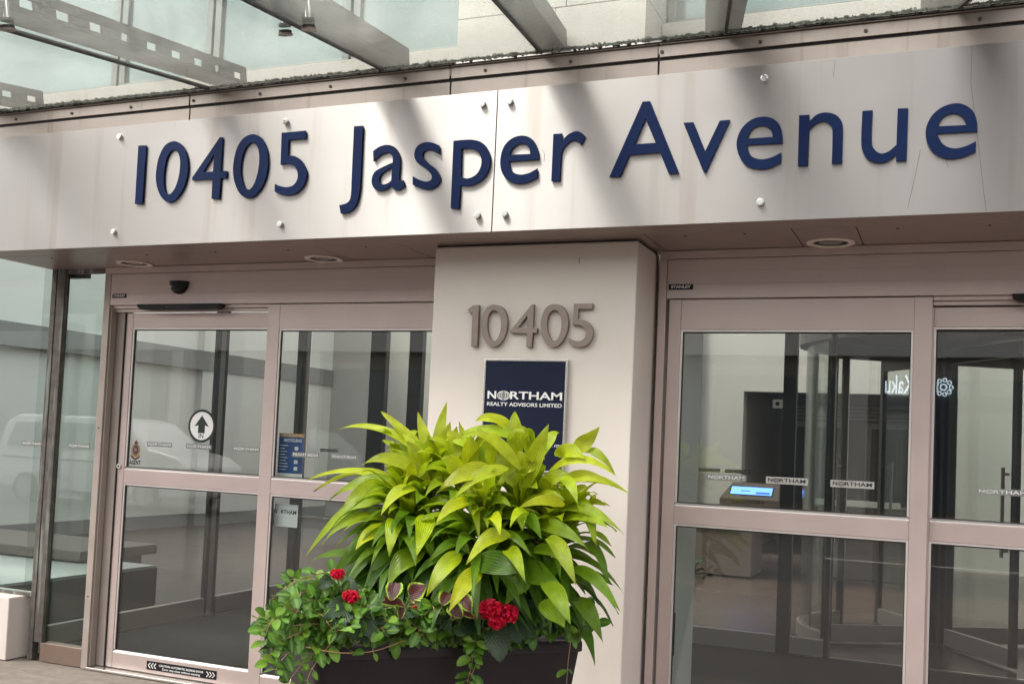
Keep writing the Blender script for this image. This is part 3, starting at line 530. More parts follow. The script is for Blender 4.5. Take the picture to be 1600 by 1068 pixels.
def northam(mb, x0, x1, y, z, h, mi, d=.0008, dot=True, u=UX, base=None):
    """the word with a globe for its O, x0..x1 wide"""
    W_ = x1-x0; B = base if base is not None else Vector((0, y, 0))
    def at_(a): return B+u*(x0+a*W_)+UZ*z if base is not None else Vector((x0+a*W_, y, z))
    text_mb(mb, 'N', at_(.062), u, UZ, h*1.36, d, mi, bold=.022, fit=W_*.118)
    if dot: globe(mb, at_(.222), u, UZ, W_*.083, h*.55, h*.075, d, mi)
    text_mb(mb, 'RTHAM', at_(.655), u, UZ, h*1.36, d, mi, bold=.018, fit=W_*.69)
q = MB(); a, b = PLX0+.024, PLX1-.024
northam(q, a, b, -.372, 1.800, .040, 0, .0015); q.build('wordmark', WHITE, pq); q = MB()
text_mb(q, 'REALTY ADVISORS LIMITED', Vector(((a+b)/2, -.372, 1.755)), UX, UZ, .026, .001, 0, bold=.015, fit=(b-a)); q.build('tagline', WHITE, pq); q = MB()
text_mb(q, 'EST. 1971', Vector((PLX1-.058, -.372, 1.555)), UX, UZ, .018, .001, 0, bold=.012, fit=.07)
q.build('date_text', WHITE, pq)

# ================================================================== DOOR ASSEMBLIES
def decal_mat(name, col, a):
    m = bpy.data.materials.new(name); m.use_nodes = True; t = m.node_tree; t.nodes.clear(); L = t.links.new
    o = t.nodes.new('ShaderNodeOutputMaterial'); tr = t.nodes.new('ShaderNodeBsdfTransparent'); d = t.nodes.new('ShaderNodeBsdfDiffuse'); d.inputs[0].default_value = (*col, 1)
    mx = t.nodes.new('ShaderNodeMixShader'); mx.inputs[0].default_value = a; L(tr.outputs[0], mx.inputs[1]); L(d.outputs[0], mx.inputs[2]); L(mx.outputs[0], o.inputs[0]); return m
FROST = decal_mat('frosted_strip', (.30, .31, .30), .55); FROSTL = decal_mat('frosted_light_strip', (.55, .54, .50), .75)
PRINTW = mat('decal_white', (.62, .62, .60), .6); PRINTB = mat('decal_black', (.015, .015, .016), .6)
def strip_decal(parent, x0, x1, y, z, light=False, flip=False, h=.030):
    """word strip stuck on a pane"""
    q = MB(); q.box(x0, x1, y-.0006, y, z-h/2, z+h/2, 0)
    if not flip: northam(q, x0+.010, x1-.010, y-.0008, z, h*.56, 1, .0005)
    else:
        W_ = x1-x0; c = Vector(((x0+x1)/2, y-.0013, z))
        q2 = MB(); northam(q2, .010, W_-.010, 0, 0, h*.56, 0, .0005, base=Vector((0, 0, 0)))
        q.add([(x1-v[0], y-.0008+v[1], z+v[2]) for v in q2.v], q2.f, 1)
    o = q.build('window_decal', [FROSTL if light else FROST, PRINTB if light else PRINTW], parent); return o

def leaf(name, x0, x1, y, ztop, gtop, sl, sr, label, cat='door', group=None, glassm=GLASS):
    r = empty(name, ((x0+x1)/2, y, 0.02), label, cat, group)
    D = .045; fr = MB()
    zb, m0, m1, b1 = .022, 1.192, 1.282, .118
    fr.box(x0, x0+sl, y, y+D, zb, ztop)
    fr.box(x1-sr, x1, y, y+D, zb, ztop)
    a, b = x0+sl+.0006, x1-sr-.0006
    fr.box(a, b, y+.0012, y+D, gtop+.012, ztop-.001); fr.box(a, b, y+.0012, y+D, m0, m1); fr.box(a, b, y+.0012, y+D, zb, b1)
    fr.build('frame', DOORM, r, bevel=.002)
    bd = MB(); gk = MB(); tb = .011
    for (z0, z1) in ((b1, m0), (m1, gtop+.012)):
        bd.add([(x, yy, zz) for x in (a, b) for yy, zz in ((y+.0015, z0+.0006), (y+.0188, z0+.0006), (y+.0188, z0+.017), (y+.0025, z0+.004))], [(0, 1, 2, 3), (7, 6, 5, 4), (0, 3, 7, 4), (3, 2, 6, 7), (2, 1, 5, 6), (1, 0, 4, 5)])
        bd.box(a, b, y+.005, y+.019, z1-tb, z1-.0004)
        bd.box(a, a+tb, y+.005, y+.0186, z0+.0175, z1-tb).box(b-tb, b, y+.005, y+.0186, z0+.0175, z1-tb)
        g = .006; A, B_, Z0, Z1 = a+tb, b-tb, z0+.0172, z1-tb
        gk.box(A, B_, y+.012, y+.0195, Z0, Z0+g*.5).box(A, B_, y+.012, y+.0195, Z1-g, Z1).box(A, A+g, y+.012, y+.0195, Z0+g*.5, Z1-g).box(B_-g*.6, B_, y+.012, y+.0195, Z0+g*.5, Z1-g)
        MB().box(a+.002, b-.002, y+.020, y+.026, z0+.002, z1-.002).build('glass_pane', [glassm], r)
    bd.build('glazing_bead', BEAD, r, bevel=.0015); gk.build('gasket', RUBBER, r)
    return r
Lm = leaf('sliding_door', -4.965, -3.80, .05, 2.292, 2.186, .052, .06, 'glass sliding door with the round white IN arrow sticker', 'sliding door')
Lf = leaf('sidelight', -3.834, -2.560, .0, 2.334, 2.174, .086, .05, 'fixed glass door panel beside the pillar, behind the lime green plant', 'glass panel')
Rf = leaf('sidelight', -1.362, -.107, .0, 2.334, 2.167, .062, .078, 'fixed glass door panel right of the pillar with the kiosk showing through it', 'glass panel')
Rm = leaf('sliding_door', -.150, 1.00, .05, 2.292, 2.186, .050, .052, 'glass sliding door at the right edge in front of the revolving door', 'sliding door')

def door_frame(name, x0, x1, side, label, meet):
    r = empty(name, ((x0+x1)/2, 0, 2.4), label, 'door frame')
    h = MB(); a, b = (x0+.052, x1) if side < 0 else (x0+.042, x1)
    h.box(a, b, -.012, .11, 2.3385, 2.54)
    h.build('header_cover', DOORM, r, bevel=.002)
    g = MB()
    for z in (2.41, 2.475): g.box(a+.003, b, -.0128, -.0118, z, z+.0015)
    g.build('groove', JAMB, r)
    q = MB(); q.box(x0, x1, -.016, .11, 2.5425, 2.5835); q.build('top_trim', DOORM, r, bevel=.002)
    q = MB(); q.box(x0, x0+(.05 if side < 0 else .040), -.014, .11, 0, 2.5415)
    q.build('jamb', JAMB if side < 0 else DOORM, r, bevel=.002)
    # track over the moving leaf
    a2, b2 = meet
    t = MB(); t.box(a2, b2, .010, .045, 2.318, 2.3375).box(a2, b2, .028, .048, 2.297, 2.3165); t.build('track', DOORM, r, bevel=.001)
    t = MB(); t.box(x0+.05, x1, -.02, .13, .0015, .016); t.build('threshold', SILVER, r, bevel=.002)
    return r
FL = door_frame('door_frame', -5.108, -2.5445, -1, 'pinkish metal door frame and header left of the pillar', (-5.052, -3.836))
FR = door_frame('door_frame', -1.4175, 3.3, 1, 'pinkish metal door frame and header right of the pillar', (-.104, 3.2))
MB().box(-5.056, -4.968, .052, .11, .02, 2.336).build('jamb_liner', JAMB, FL)
MB().box(-4.972, -4.966, .04, .052, .02, 2.3).build('seal', RUBBER, FL)
MB().box(-5.0565, -5.046, .0, .045, .02, 2.336).build('jamb_return', JAMB, FL)
def nameplate(parent, x0, x1, z, h=.028):
    q = MB(); q.box(x0, x1, -.0155, -.0125, z-h/2, z+h/2, 0)
    text_mb(q, 'STANLEY', Vector(((x0+x1)/2, -.0157, z)), UX, UZ, h*.72, .0008, 1, bold=.03, fit=(x1-x0)*.82)
    q.build('nameplate', [BLACK, WHITE], parent)
nameplate(FR, -1.366, -1.240, 2.397); nameplate(FL, -5.038, -4.925, 2.397, .027)
for z in (1.54, .46): MB().disc((-5.083, -.0145, z), (0, -1, 0), .006, .002, 10).build('screw_head', RUST, FL)
q = MB(); q.disc((-4.950, .049, 1.300), (0, -1, 0), .017, .010, 20, 0).disc((-4.950, .039, 1.300), (0, -1, 0), .006, .002, 12, 1); q.build('lock_cylinder', [CHROME, BLACK], Lm)

# motion sensors
sn = MB(); cx, cz, W2, Hh = -4.500, 2.482, .071, .080
n = 16; vs = []; rows = 6
for j in range(rows+1):
    a = j/rows*math.pi/2; sc_ = math.cos(a); y = -.0125-.045*math.sin(a)
    for i in range(n+1):
        w = math.pi*i/n; xx = math.cos(w); zz = -math.sin(w)**.8 if math.sin(w) > 0 else 0
        vs.append((cx+xx*W2*(.35+.65*sc_), y, cz+zz*Hh*(.35+.65*sc_)))
fs = [(j*(n+1)+i, j*(n+1)+i+1, (j+1)*(n+1)+i+1, (j+1)*(n+1)+i) for j in range(rows) for i in range(n)]
fs.append(tuple(range(rows*(n+1), rows*(n+1)+n+1)))
fs += [(j*(n+1)+n, j*(n+1), (j+1)*(n+1), (j+1)*(n+1)+n) for j in range(rows)]
sn.add(vs, fs, 0); sn.box(cx-.052, cx-.028, -.0560, -.0545, cz-.040, cz-.034, 1)
o = sn.build('motion_sensor', [BLACK, WHITE]); tag(o, 'small black rounded motion sensor on the left door header', 'motion sensor')
def bar(x0, x1, label, lens):
    r = empty('door_sensor_bar', ((x0+x1)/2, -.02, 2.32), label, 'sensor')
    q = MB(); vs = []
    for x, i in ((x0, 0), (x0+.012, 1), (x1-.012, 1), (x1, 0)): pass
    prof = [(x0, 2.337), (x1, 2.337), (x1-.006, 2.318), (x1-.03, 2.303), (x0+.03, 2.303), (x0+.006, 2.318)]
    N = len(prof); v = [(x, -.052, z) for x, z in prof]+[(x, .009, z) for x, z in prof]
    q.add(v, [tuple(range(N)), tuple(range(2*N-1, N-1, -1))]+[(i, N+i, N+(i+1) % N, (i+1) % N) for i in range(N)])
    q.build('body', BLACK, r, bevel=.003)
    MB().box((x0+x1)/2-.10, (x0+x1)/2+.10, -.054, -.0522, 2.309, 2.322).build('lens', mat('sensor_lens', (.02, .006, .008), .1), r)
bar(-4.802, -4.155, 'long black sensor bar over the door with the IN sticker', 1); bar(.228, .88, 'black sensor bar over the door at the right edge', 1)

# stickers on the left sliding door
yg = .0695
q = MB(); c = Vector((-4.331, yg, 1.582)); q.disc(c, (0, -1, 0), .104, .0006, 48, 1); q.disc(c+Vector((0, -.0007, 0)), (0, -1, 0), .088, .0006, 48, 0)
arr = [(0, .066), (.056, -.004), (.026, .004), (.026, -.045), (-.026, -.045), (-.026, .004), (-.056, -.004)]
q.add([(c.x+a, yg-.0016, c.z+b) for a, b in arr], [(0, 1, 2), (0, 2, 5), (0, 5, 6), (2, 3, 4, 5)], 1)
text_mb(q, 'IN', Vector((c.x, yg-.0015, c.z-.064)), UX, UZ, .040, .0005, 1, bold=.01)
q.build('arrow_sticker', [WHITE, mat('sticker_black', (.008, .016, .012), .4)], Lm)
GOLD = mat('crest_gold', (.26, .15, .05), .5); MAR = mat('crest_maroon', (.10, .02, .025), .5); NVY = mat('crest_navy', (.03, .03, .09), .5)
q = MB(); c = Vector((-4.842, yg, 1.408))
def ell(cx_, cz_, rx, rz, mi, dy, n=24): q.add([(cx_+rx*math.cos(2*math.pi*k/n), yg-dy, cz_+rz*math.sin(2*math.pi*k/n)) for k in range(n)], [tuple(range(n))], mi)
ell(c.x, c.z, .031, .042, 0, .0006); ell(c.x, c.z+.002, .022, .031, 1, .001); ell(c.x, c.z+.002, .017, .024, 2, .0014); ell(c.x, c.z+.003, .012, .010, 0, .0018)
ell(c.x, c.z+.048, .015, .011, 1, .001); ell(c.x, c.z+.061, .005, .006, 0, .001); q.add([(c.x-.038, yg-.001, c.z-.030), (c.x, yg-.001, c.z-.052), (c.x+.038, yg-.001, c.z-.030), (c.x+.034, yg-.001, c.z-.046), (c.x, yg-.001, c.z-.066), (c.x-.034, yg-.001, c.z-.046)], [(0, 5, 4, 1), (1, 4, 3, 2)], 1)
for sgn in (-1, 1):
    for k in range(5):
        w = -1.1+k*.42; q.add([(c.x+sgn*.033*math.cos(w)+dx, yg-.0012, c.z+.044*math.sin(w)+dz) for dx, dz in ((-.006, 0), (0, -.007), (.006, 0), (0, .009))], [(0, 1, 2, 3)], 0)
q.build('crest_sticker', [GOLD, MAR, NVY], Lm)
q = MB(); text_mb(q, 'AGENT', Vector((-4.842, yg-.0005, 1.327)), UX, UZ, .036, .0005, 0, bold=.03, fit=.092); q.build('agent_lettering', PRINTB, Lm)
for xc in (-4.655, -4.345, -3.985): strip_decal(Lm, xc-.10, xc+.10, yg, 1.452)
# caution strip on the bottom rail
q = MB(); x0, x1, zc = -4.632, -4.095, .070
q.box(x0, x1, .0488, .0500, zc-.027, zc+.027, 0)
text_mb(q, 'CAUTION: AUTOMATIC SLIDING DOOR', Vector(((x0+x1)/2, .0486, zc+.007)), UX, UZ, .017, .0005, 1, bold=.02, fit=.34)
text_mb(q, 'Door may close without warning', Vector(((x0+x1)/2, .0486, zc-.013)), UX, UZ, .017, .0005, 1, bold=.015, fit=.29)
for k in range(3):
    for sgn, xb in ((-1, x0+.02), (1, x1-.02)):
        X = xb-sgn*k*.022*1
        ribbon(q, [(X-sgn*.010, zc+.016), (X+sgn*.006, zc), (X-sgn*.010, zc-.016)], .006, Vector((0, .0484, 0)), UX, UZ, Vector((0, -1, 0)), .0004, 1)
q.build('caution_sticker', [BLACK, WHITE], Lm)
# right-hand fixed panel and others
yr = .0195
for xc, li in ((-1.045, False), (-.750, True), (-.444, True)): strip_decal(Rf, xc-.10, xc+.10, yr, 1.437, li, h=.034)
strip_decal(Lf, -3.62, -3.43, yr, 1.437, False, True)
strip_decal(Lf, -3.35, -3.17, yr, 1.437, False, True)
strip_decal(Rm, .10, .32, yg, 1.437)

# posters behind the left fixed panel
PB = mat('poster_blue', (.015, .07, .25), .5); PG = mat('poster_gold', (.50, .27, .06), .5)
q = MB(); a = atY(437, 676, .07); b = atY(470, 744, .07); x0, x1, z1, z0 = a.x, a.x+.175, a.z, b.z-.01
q.box(x0, x1, .068, .070, z0+.025, z1-.022, 0); q.box(x0, x1, .068, .070, z1-.0215, z1, 1); q.box(x0, x1, .068, .070, z0, z0+.0245, 2)
text_mb(q, 'RECYCLING', Vector(((x0+x1)/2+.012, .0675, z1-.042)), UX, UZ, .024, .0005, 2, bold=.03, fit=.125)
text_mb(q, "WHAT'S IN YOUR BIN?", Vector(((x0+x1)/2, .0675, z1-.011)), UX, UZ, .014, .0005, 2, bold=.01, fit=.15)
for k in range(9): q.box(x0+.012, x0+.012+rnd.uniform(.03, .07), .0672, .0678, z1-.075-k*.018, z1-.071-k*.018, 2)
for k in range(4): q.box(x0+.115, x0+.14, .0672, .0678, z1-.10-k*.04, z1-.078-k*.04, 2)
o = q.build('recycling_poster', [PB, PG, WHITE]); tag(o, 'blue and yellow recycling poster behind the glass beside the green plant', 'poster')
q = MB(); a = atY(430, 786, .07); b = atY(464, 824, .07)
q.box(a.x, a.x+.165, .068, .070, b.z, a.z, 0); northam(q, a.x+.0, a.x+.155, .0675, (a.z+b.z)/2+.02, .026, 1, .0005, dot=False)
o = q.build('paper_notice', [mat('notice_paper', (.70, .72, .74), .6), PRINTB]); tag(o, 'small white paper notice with black letters low behind the left glass', 'notice')

# ================================================================== CORNER GLAZING ON THE LEFT
cg = empty('corner_glazing', (-5.4, 0, 0), 'greenish glass screen with a dark steel post left of the doors', 'window')
pL, pR = atY(70, 616, 0).x, atY(90, 616, 0).x
OLD = mat('old_steel_post', (.13, .115, .10), .5, .5, .35, 18, dirt=((30, 30, 2), (.30, .33, .30), .52, .7))
MB().box(pL, pL+.040, -.004, .05, 0, 3.2).box(pL+.045, pR, .0, .045, .12, 2.60).build('post', OLD, cg, bevel=.002)
MB().box(pL+.0402, pL+.0448, .0, .04, .12, 2.60).build('post_gasket', RUBBER, cg)
MB().box(pR+.0005, -5.1085, .03, .038, .125, 2.584).build('glass_pane', [GLASSG], cg)
MB().box(-12, pL-.0005, .03, .038, .41, 3.25).build('glass_pane', [GLASSG], cg)
MB().box(pR-.01, -5.1085, .0, .08, .0, .12).build('sill', mat('bronze_sill', (.23, .165, .13), .45, .5, .08, 9), cg, bevel=.003)
MB().box(pR, -5.1085, .02, .05, 2.555, 2.586).build('head_channel', OLD, cg)
MB().box(-5.56, -5.34, .042, .10, 2.535, 2.575).build('door_closer_box', BLACK, cg)
MB().box(-12, pL-.0005, .02, .05, .405, .425).build('sill_channel', OLD, cg)
for xc in (-5.283, -5.69): strip_decal(cg, xc-.095, xc+.095, .0295, 1.415)
pn = MB(); pn.box(-13, -5.655, -.11, .20, 0, .405); o = pn.build('stone_plinth', PILL, None, bevel=.006); tag(o, 'low cream plinth under the glass at the left edge', 'plinth')

# ================================================================== LOBBY
X0 = -11.47
lw_ = empty('lobby_wall', (X0, 6, 0), 'white lobby side wall with grey skirting and band seen through the left glass', 'wall')
MB().box(X0-.2, X0, .3, 8.92, .2, 6).box(X0-.2, X0+.12, 8.92, 13, .2, 6).build('wall', LOBW, lw_)
MB().box(X0-.2, X0+.003, .3, 8.9, .0, .2).box(X0-.2, X0+.123, 8.92, 13, .0, .2).build('skirting', LOBG, lw_)
MB().box(X0+.0005, X0+.16, .3, 13, 2.55, 2.86).build('band', LOBG, lw_)
q = MB(); P = Vector((X0+.12, 10.05, .62)); q.box(X0+.1205, X0+.128, P.y-.045, P.y+.045, .5, .66); q.build('socket', BLACK, lw_)
bw = empty('back_wall_lobby', (-3, 13, 0), 'pale lobby back wall around the dark elevator opening', 'wall')
bw.name = 'lobby_back_wall'
MB().box(-6.2, -3.11, 12, 12.3, 0, 6).box(-3.11, .04, 12, 12.3, 2.58, 6).box(.04, 6, 12, 12.3, 0, 6).build('wall', LOBB, bw)
MB().box(X0, -6.2, 12.9, 13.2, 0, 6).box(-6.3, -6.2, 12, 13, 0, 6).build('return_wall', LOBB, bw)
MB().box(-6.2, -3.80, 11.9, 11.999, 0, 6).build('grey_panel', LOBG, bw)
MB().box(-3.3, -3.11, 12.3, 15.6, 0, 2.9).box(.04, .2, 12.3, 15.6, 0, 2.9).build('recess_wall', CORR, bw)
MB().box(-3.3, .2, 12.3, 15.6, 2.60, 2.75).build('recess_ceiling', LOBD, bw)
MB().box(-3.3, .2, 15.6, 15.8, 0, 2.9).build('recess_back', CORR, bw)
METAL = mat('elevator_metal', (.35, .34, .33), .3, .8); 
for x in (-2.35, -.95):
    e = MB(); e.box(x-.55, x+.55, 15.52, 15.599, 2.15, 2.25).box(x-.55, x-.45, 15.52, 15.599, 0, 2.15).box(x+.45, x+.55, 15.52, 15.599, 0, 2.15)
    dq = e.build('elevator', METAL, bw, bevel=.004)
    MB().box(x-.448, x-.003, 15.56, 15.598, 0, 2.148).box(x+.003, x+.448, 15.56, 15.598, 0, 2.148).build('elevator_door', LOBD, dq)
for k in range(4): MB().box(-3.0, -.1, 15.3, 15.5, 2.30+k*.07, 2.33+k*.07).build('louvre', METAL, bw)
EX = MB(); EX.box(-2.70, -2.55, 12.32, 12.36, 2.34, 2.48, 0).disc((-2.625, 12.32, 2.41), (0, -1, 0), .035, .01, 16, 1); EX.build('speaker', [LOBW, BLACK], bw)

cl = MB(); cl.box(-5.8, 6, .12, 3.6, 2.90, 3.05); cl.box(-6.5, 1.5, 7.2, 9.9, 3.9, 4.1); cl.box(-7.5, 6, 12.3, 16, 3.9, 4.1); cl.box(-13, -5.8, .5, 1.6, 4.9, 5.1)  # unseen slabs: gaps let daylight in, middle slab added to shade the kiosk
struct(cl, 'ceiling', mat('ceiling_paint', (.5, .49, .47), .8))
MB().box(3.4, 3.6, .12, 16, 0, 4).build('wall_right', LOBW)['kind'] = 'structure'

# vestibule screens
vs_ = empty('vestibule_screen', (-5.83, 2, 0), 'dark framed glass side wall running into the lobby behind the left doors', 'glass screen')
q = MB()
q.box(-5.85, -5.81, 2.11, 2.15, .0, 2.9).box(-5.84, -5.82, 2.22, 2.27, 0, 2.9)
q.box(-5.88, -5.78, 3.42, 3.50, 0, 2.9); q.box(-5.86, -5.80, .18, 3.42, 2.75, 2.9)
q.build('post', FRAMED, vs_, bevel=.003)
q = MB().box(-5.855, -5.805, .181, 2.109, 0, .14).box(-5.855, -5.805, 2.271, 3.419, 0, .14); q.build('bottom_rail', FRAMEL, vs_, bevel=.003)
MB().box(-5.836, -5.826, .181, 2.109, .14, 2.75).build('glass_pane', [GLASS], vs_); MB().box(-5.836, -5.826, 2.271, 3.419, .14, 2.75).build('glass_pane', [GLASS], vs_)
MB().box(-5.845, -5.815, 2.151, 2.219, .0, 2.9).build('post_face', FRAMEL, vs_)

isn = empty('inner_screen', (-3, 3.48, 0), 'dark framed glass screen at the back of the entrance vestibule', 'glass screen')
q = MB()
for (a, b) in ((-5.08, -4.915), (-4.67, -4.535), (-3.3, -3.2), (-2.3, -2.2), (-1.27, -1.165), (-.905, -.87), (1.1, 1.2)): MB().box(a, b, 3.44, 3.52, 0, 2.9).build('mullion', FRAMED, isn, bevel=.003)
q = MB().box(-5.76, -.87, 3.45, 3.515, 2.76, 2.898); q.build('head_rail', FRAMED, isn)
q = MB()
for (a, b) in ((-5.76, -5.081), (-4.914, -4.671), (-4.534, -3.301), (-3.199, -2.301), (-2.199, -1.271), (-1.164, -.906)):
    q.box(a, b, 3.45, 3.51, 0, .14)
    MB().box(a, b, 3.478, 3.486, .14, 2.76).build('glass_pane', [GLASS], isn)
q.build('bottom_rail', FRAMEL, isn, bevel=.003)
MB().box(-1.16, 3.3, 3.44, 3.48, .0065, .014).build('floor_strip', SILVER, isn)
for xc, z in ((-1.86, 1.40), (-1.62, 1.40), (-5.5, 1.40)): strip_decal(isn, xc-.10, xc+.10, 3.477, z+.02)
# partition cheek behind the jamb of the right-hand doors
pc = MB(); pc.box(-1.46, -1.318, .125, .62, 0, 2.59, 0); pc.box(-1.3178, -1.312, .14, .17, .50, .72, 1)
o = pc.build('partition_cheek', [mat('cheek_paint', (.50, .52, .50), .4), BLACK]); tag(o, 'narrow pale partition just inside the right doors beside the jamb', 'partition')

# revolving door
rc = Vector((-.093, 4.75, 0)); RR = 1.12
rv = empty('revolving_door', rc, 'dark framed revolving door behind the right glass doors', 'revolving door')
def arc(a0, a1, r, n=14): return [rc+Vector((math.cos(math.radians(a0+(a1-a0)*i/n))*r, math.sin(math.radians(a0+(a1-a0)*i/n))*r, 0)) for i in range(n+1)]
def wall_arc(mb, a0, a1, r0, r1, z0, z1, n=14, mi=0):
    A, B_ = arc(a0, a1, r0, n), arc(a0, a1, r1, n); vs = []
    for z in (z0, z1): vs += [Vector((p.x, p.y, z)) for p in A]+[Vector((p.x, p.y, z)) for p in B_]
    N = n+1; fs = []
    for i in range(n): fs += [(i, i+1, 2*N+i+1, 2*N+i), (N+i+1, N+i, 3*N+i, 3*N+i+1), (i+1, i, N+i, N+i+1), (2*N+i, 2*N+i+1, 3*N+i+1, 3*N+i)]
    fs += [(0, 2*N, 3*N, N), (n, N+n, 3*N+n, 2*N+n)]
    mb.add(vs, fs, mi)
for (a0, a1) in ((140, 222), (-42, 40)):
    q = MB(); wall_arc(q, a0, a1, RR+.02, RR+.035, .12, 2.55); q.build('drum_glass', [GLASS], rv)
    q = MB(); wall_arc(q, a0, a1, RR, RR+.055, 0.0, .118); q.build('drum_rail', FRAMEL, rv)
    q = MB()
    for a in (a0, (a0*2+a1)/3, a1): p = arc(a, a, RR+.03, 1)[0]; q.box(p.x-.035, p.x+.035, p.y-.035, p.y+.035, 0, 2.55)
    q.build('drum_post', FRAMED, rv, bevel=.004)
q = MB(); wall_arc(q, 0, 360, .02, RR+.10, 2.555, 2.86, 48); q.build('drum_roof', FRAMED, rv)
MB().disc(rc+Vector((0, 0, .002)), (0, 0, 1), .05, 2.55, 18).build('centre_post', FRAMED, rv)
for a in (212, 302, 32, 122):
    d = Vector((math.cos(math.radians(a)), math.sin(math.radians(a)), 0)); nrm = Vector((-d.y, d.x, 0)); w = RR-.07
    def P(s0, s1, z0, z1, th=.022): return (rc+d*((s0+s1)/2)+UZ*((z0+z1)/2), d*((s1-s0)/2), nrm*th, UZ*((z1-z0)/2))
    q = MB(); q.obox(*P(.055, .12, .02, 2.54)).obox(*P(w-.06, w, .02, 2.54)).obox(*P(.1202, w-.0602, 2.42, 2.54)); f = q.build('wing', FRAMED, rv, bevel=.003)
    q = MB(); q.obox(*P(.1202, w-.0602, .02, .16)); q.build('wing_rail', FRAMEL, f, bevel=.003)
    q = MB(); q.obox(*P(.1202, w-.0602, .16, 2.42, .004)); q.build('wing_glass', [GLASS], f)
    c = rc+d*(w-.12)-nrm*.05; q = MB(); q.tube([c+UZ*.85, c+UZ*1.55], .014, 10); q.tube([c+UZ*1.5, c+UZ*1.5+nrm*.05], .01, 8); q.tube([c+UZ*.9, c+UZ*.9+nrm*.05], .01, 8); q.build('push_bar', BRONZE, f)

# directory kiosk
kk = empty('directory_kiosk', (-2.6, 9.6, 0), 'brown directory kiosk with a tilted blue screen in the lobby', 'kiosk')
KM = mat('kiosk_body', (.20, .155, .13), .45, .2, .06, 6)
kx0, kx1 = -2.93, -2.14
q = MB(); q.add([(kx0, 9.4, .965), (kx1, 9.4, .965), (kx1-.04, 9.70, 1.18), (kx0+.12, 9.70, 1.18), (kx0, 9.84, .965), (kx1, 9.84, .965), (kx1-.04, 9.84, 1.18), (kx0+.12, 9.84, 1.18)],
      [(0, 1, 2, 3), (5, 4, 7, 6), (0, 3, 7, 4), (1, 5, 6, 2), (3, 2, 6, 7), (0, 4, 5, 1)])
q.box(kx0+.001, kx1-.001, 9.401, 9.839, .62, .964); q.box(kx0+.2, kx1-.3, 9.5, 9.8, 0, .619); q.box(kx0+.15, kx1-.25, 9.42, 9.82, 0, .03)
q.build('body', KM, kk, bevel=.006)
e1 = Vector((kx1-kx0, 0, 0)).normalized(); e2 = Vector((0, .30, .215)).normalized(); nn = e1.cross(e2)
cc = Vector(((kx0+kx1)/2+.01, 9.55, 1.0725))
q = MB(); q.obox(cc+nn*.002, e1*.292, e2*.098, nn*.002); bz = q.build('screen_bezel', BLACK, kk)
q = MB(); q.obox(cc+nn*.0055, e1*.276, e2*.083, nn*.001); q.build('screen', SCREEN, kk)
q = MB(); q.obox(cc+nn*.0075+e1*.16-e2*.044, e1*.093, e2*.022, nn*.0006); q.obox(cc+nn*.0075-e1*.08-e2*.01, e1*.06, e2*.010, nn*.0006); q.build('screen_text', emis('deep_blue', (.03, .08, .4), .8), kk)
q = MB(); text_mb(q, 'DIRECTORY', Vector(((kx0+kx1)/2, 9.399, .922)), UX, UZ, .070, .002, 0, bold=.015, fit=.43); q.build('lettering', PRINTB, kk)

# granite bench-planter with white top and greenery
gb = empty('granite_bench', (-2.9, 9, 0), 'brown granite block with a white top behind the directory kiosk', 'bench')
q = MB(); q.box(-4.6, -2.32, 8.5, 9.3, .02, .62); q.build('block', GRAN, gb, bevel=.01)
q = MB(); q.box(-4.6, -2.50, 8.46, 9.2, .625, .69); q.build('top', LOBW, gb, bevel=.006)
gb2 = empty('reception_desk', (-.9, 10, 0), 'dark granite desk with a white ledge seen through the revolving door', 'desk')
MB().box(-1.75, -.55, 9.5, 10.3, 0, .95).build('block', GRAN, gb2, bevel=.01); MB().box(-1.70, -.62, 9.42, 9.5, .955, 1.03).build('ledge', LOBW, gb2, bevel=.004)
lb = empty('lobby_bench', (-7, 1.3, 0), 'grey box bench with a brown slab inside the glass at lower left', 'bench')
MB().box(-8.0, -6.47, .35, 2.29, 0, .33).build('base', LOBD, lb, bevel=.01)
MB().box(-7.98, -6.485, .365, 2.275, .3305, .345).build('pale_top', mat('bench_top', (.46, .47, .45), .4), lb)
MB().box(-9.5, -7.0, 1.9, 2.9, .36, .45).build('slab', GRAN, lb, bevel=.008)
MB().box(-9.4, -7.1, 2.0, 2.8, 0, .36).build('plinth', LOBD, lb)

# ================================================================== PLANTER AND PLANTS
A_, B_2 = Vector((-2.20, -1.90, .75)), Vector((-1.395, -1.06, .75))
ex = (B_2-A_); Wd = ex.length; ex.normalize(); ey = Vector((-ex.y, ex.x, 0)); Dp = .56
po = empty('planter', (A_+ex*Wd/2+ey*Dp/2)*1.0-UZ*.75, 'dark brown square planter in front of the cream pillar', 'planter')
def rr(w0, d0, w1, d1, z, r, n=5):     # rounded rectangle in the planter's own axes
    P = []
    for (cx, cy, a) in ((w1-r, d1-r, 0), (w0+r, d1-r, 90), (w0+r, d0+r, 180), (w1-r, d0+r, 270)):
        for k in range(n+1):
            t = math.radians(a+90*k/n); P.append((cx+r*math.cos(t), cy+r*math.sin(t)))
    o = Vector((A_.x, A_.y, 0)); return [o+ex*p+ey*q+UZ*z for p, q in P]
q = MB(); loops = []
for (ins, z, r) in ((.10, 0, .03), (.10, .012, .03), (.012, .70, .045), (.0, .703, .05), (.0, .735, .05), (.006, .75, .047), (.034, .75, .035), (.040, .742, .03), (.045, .60, .03)):
    loops.append(rr(ins, ins, Wd-ins, Dp-ins, z, r))
n = len(loops[0]); vs = [p for l in loops for p in l]
fs = [(j*n+i, j*n+(i+1) % n, (j+1)*n+(i+1) % n, (j+1)*n+i) for j in range(len(loops)-1) for i in range(n)]
fs.append(tuple(range(n))[::-1]); q.add(vs, fs); q.build('shell', POT, po, smooth=False, bevel=0)
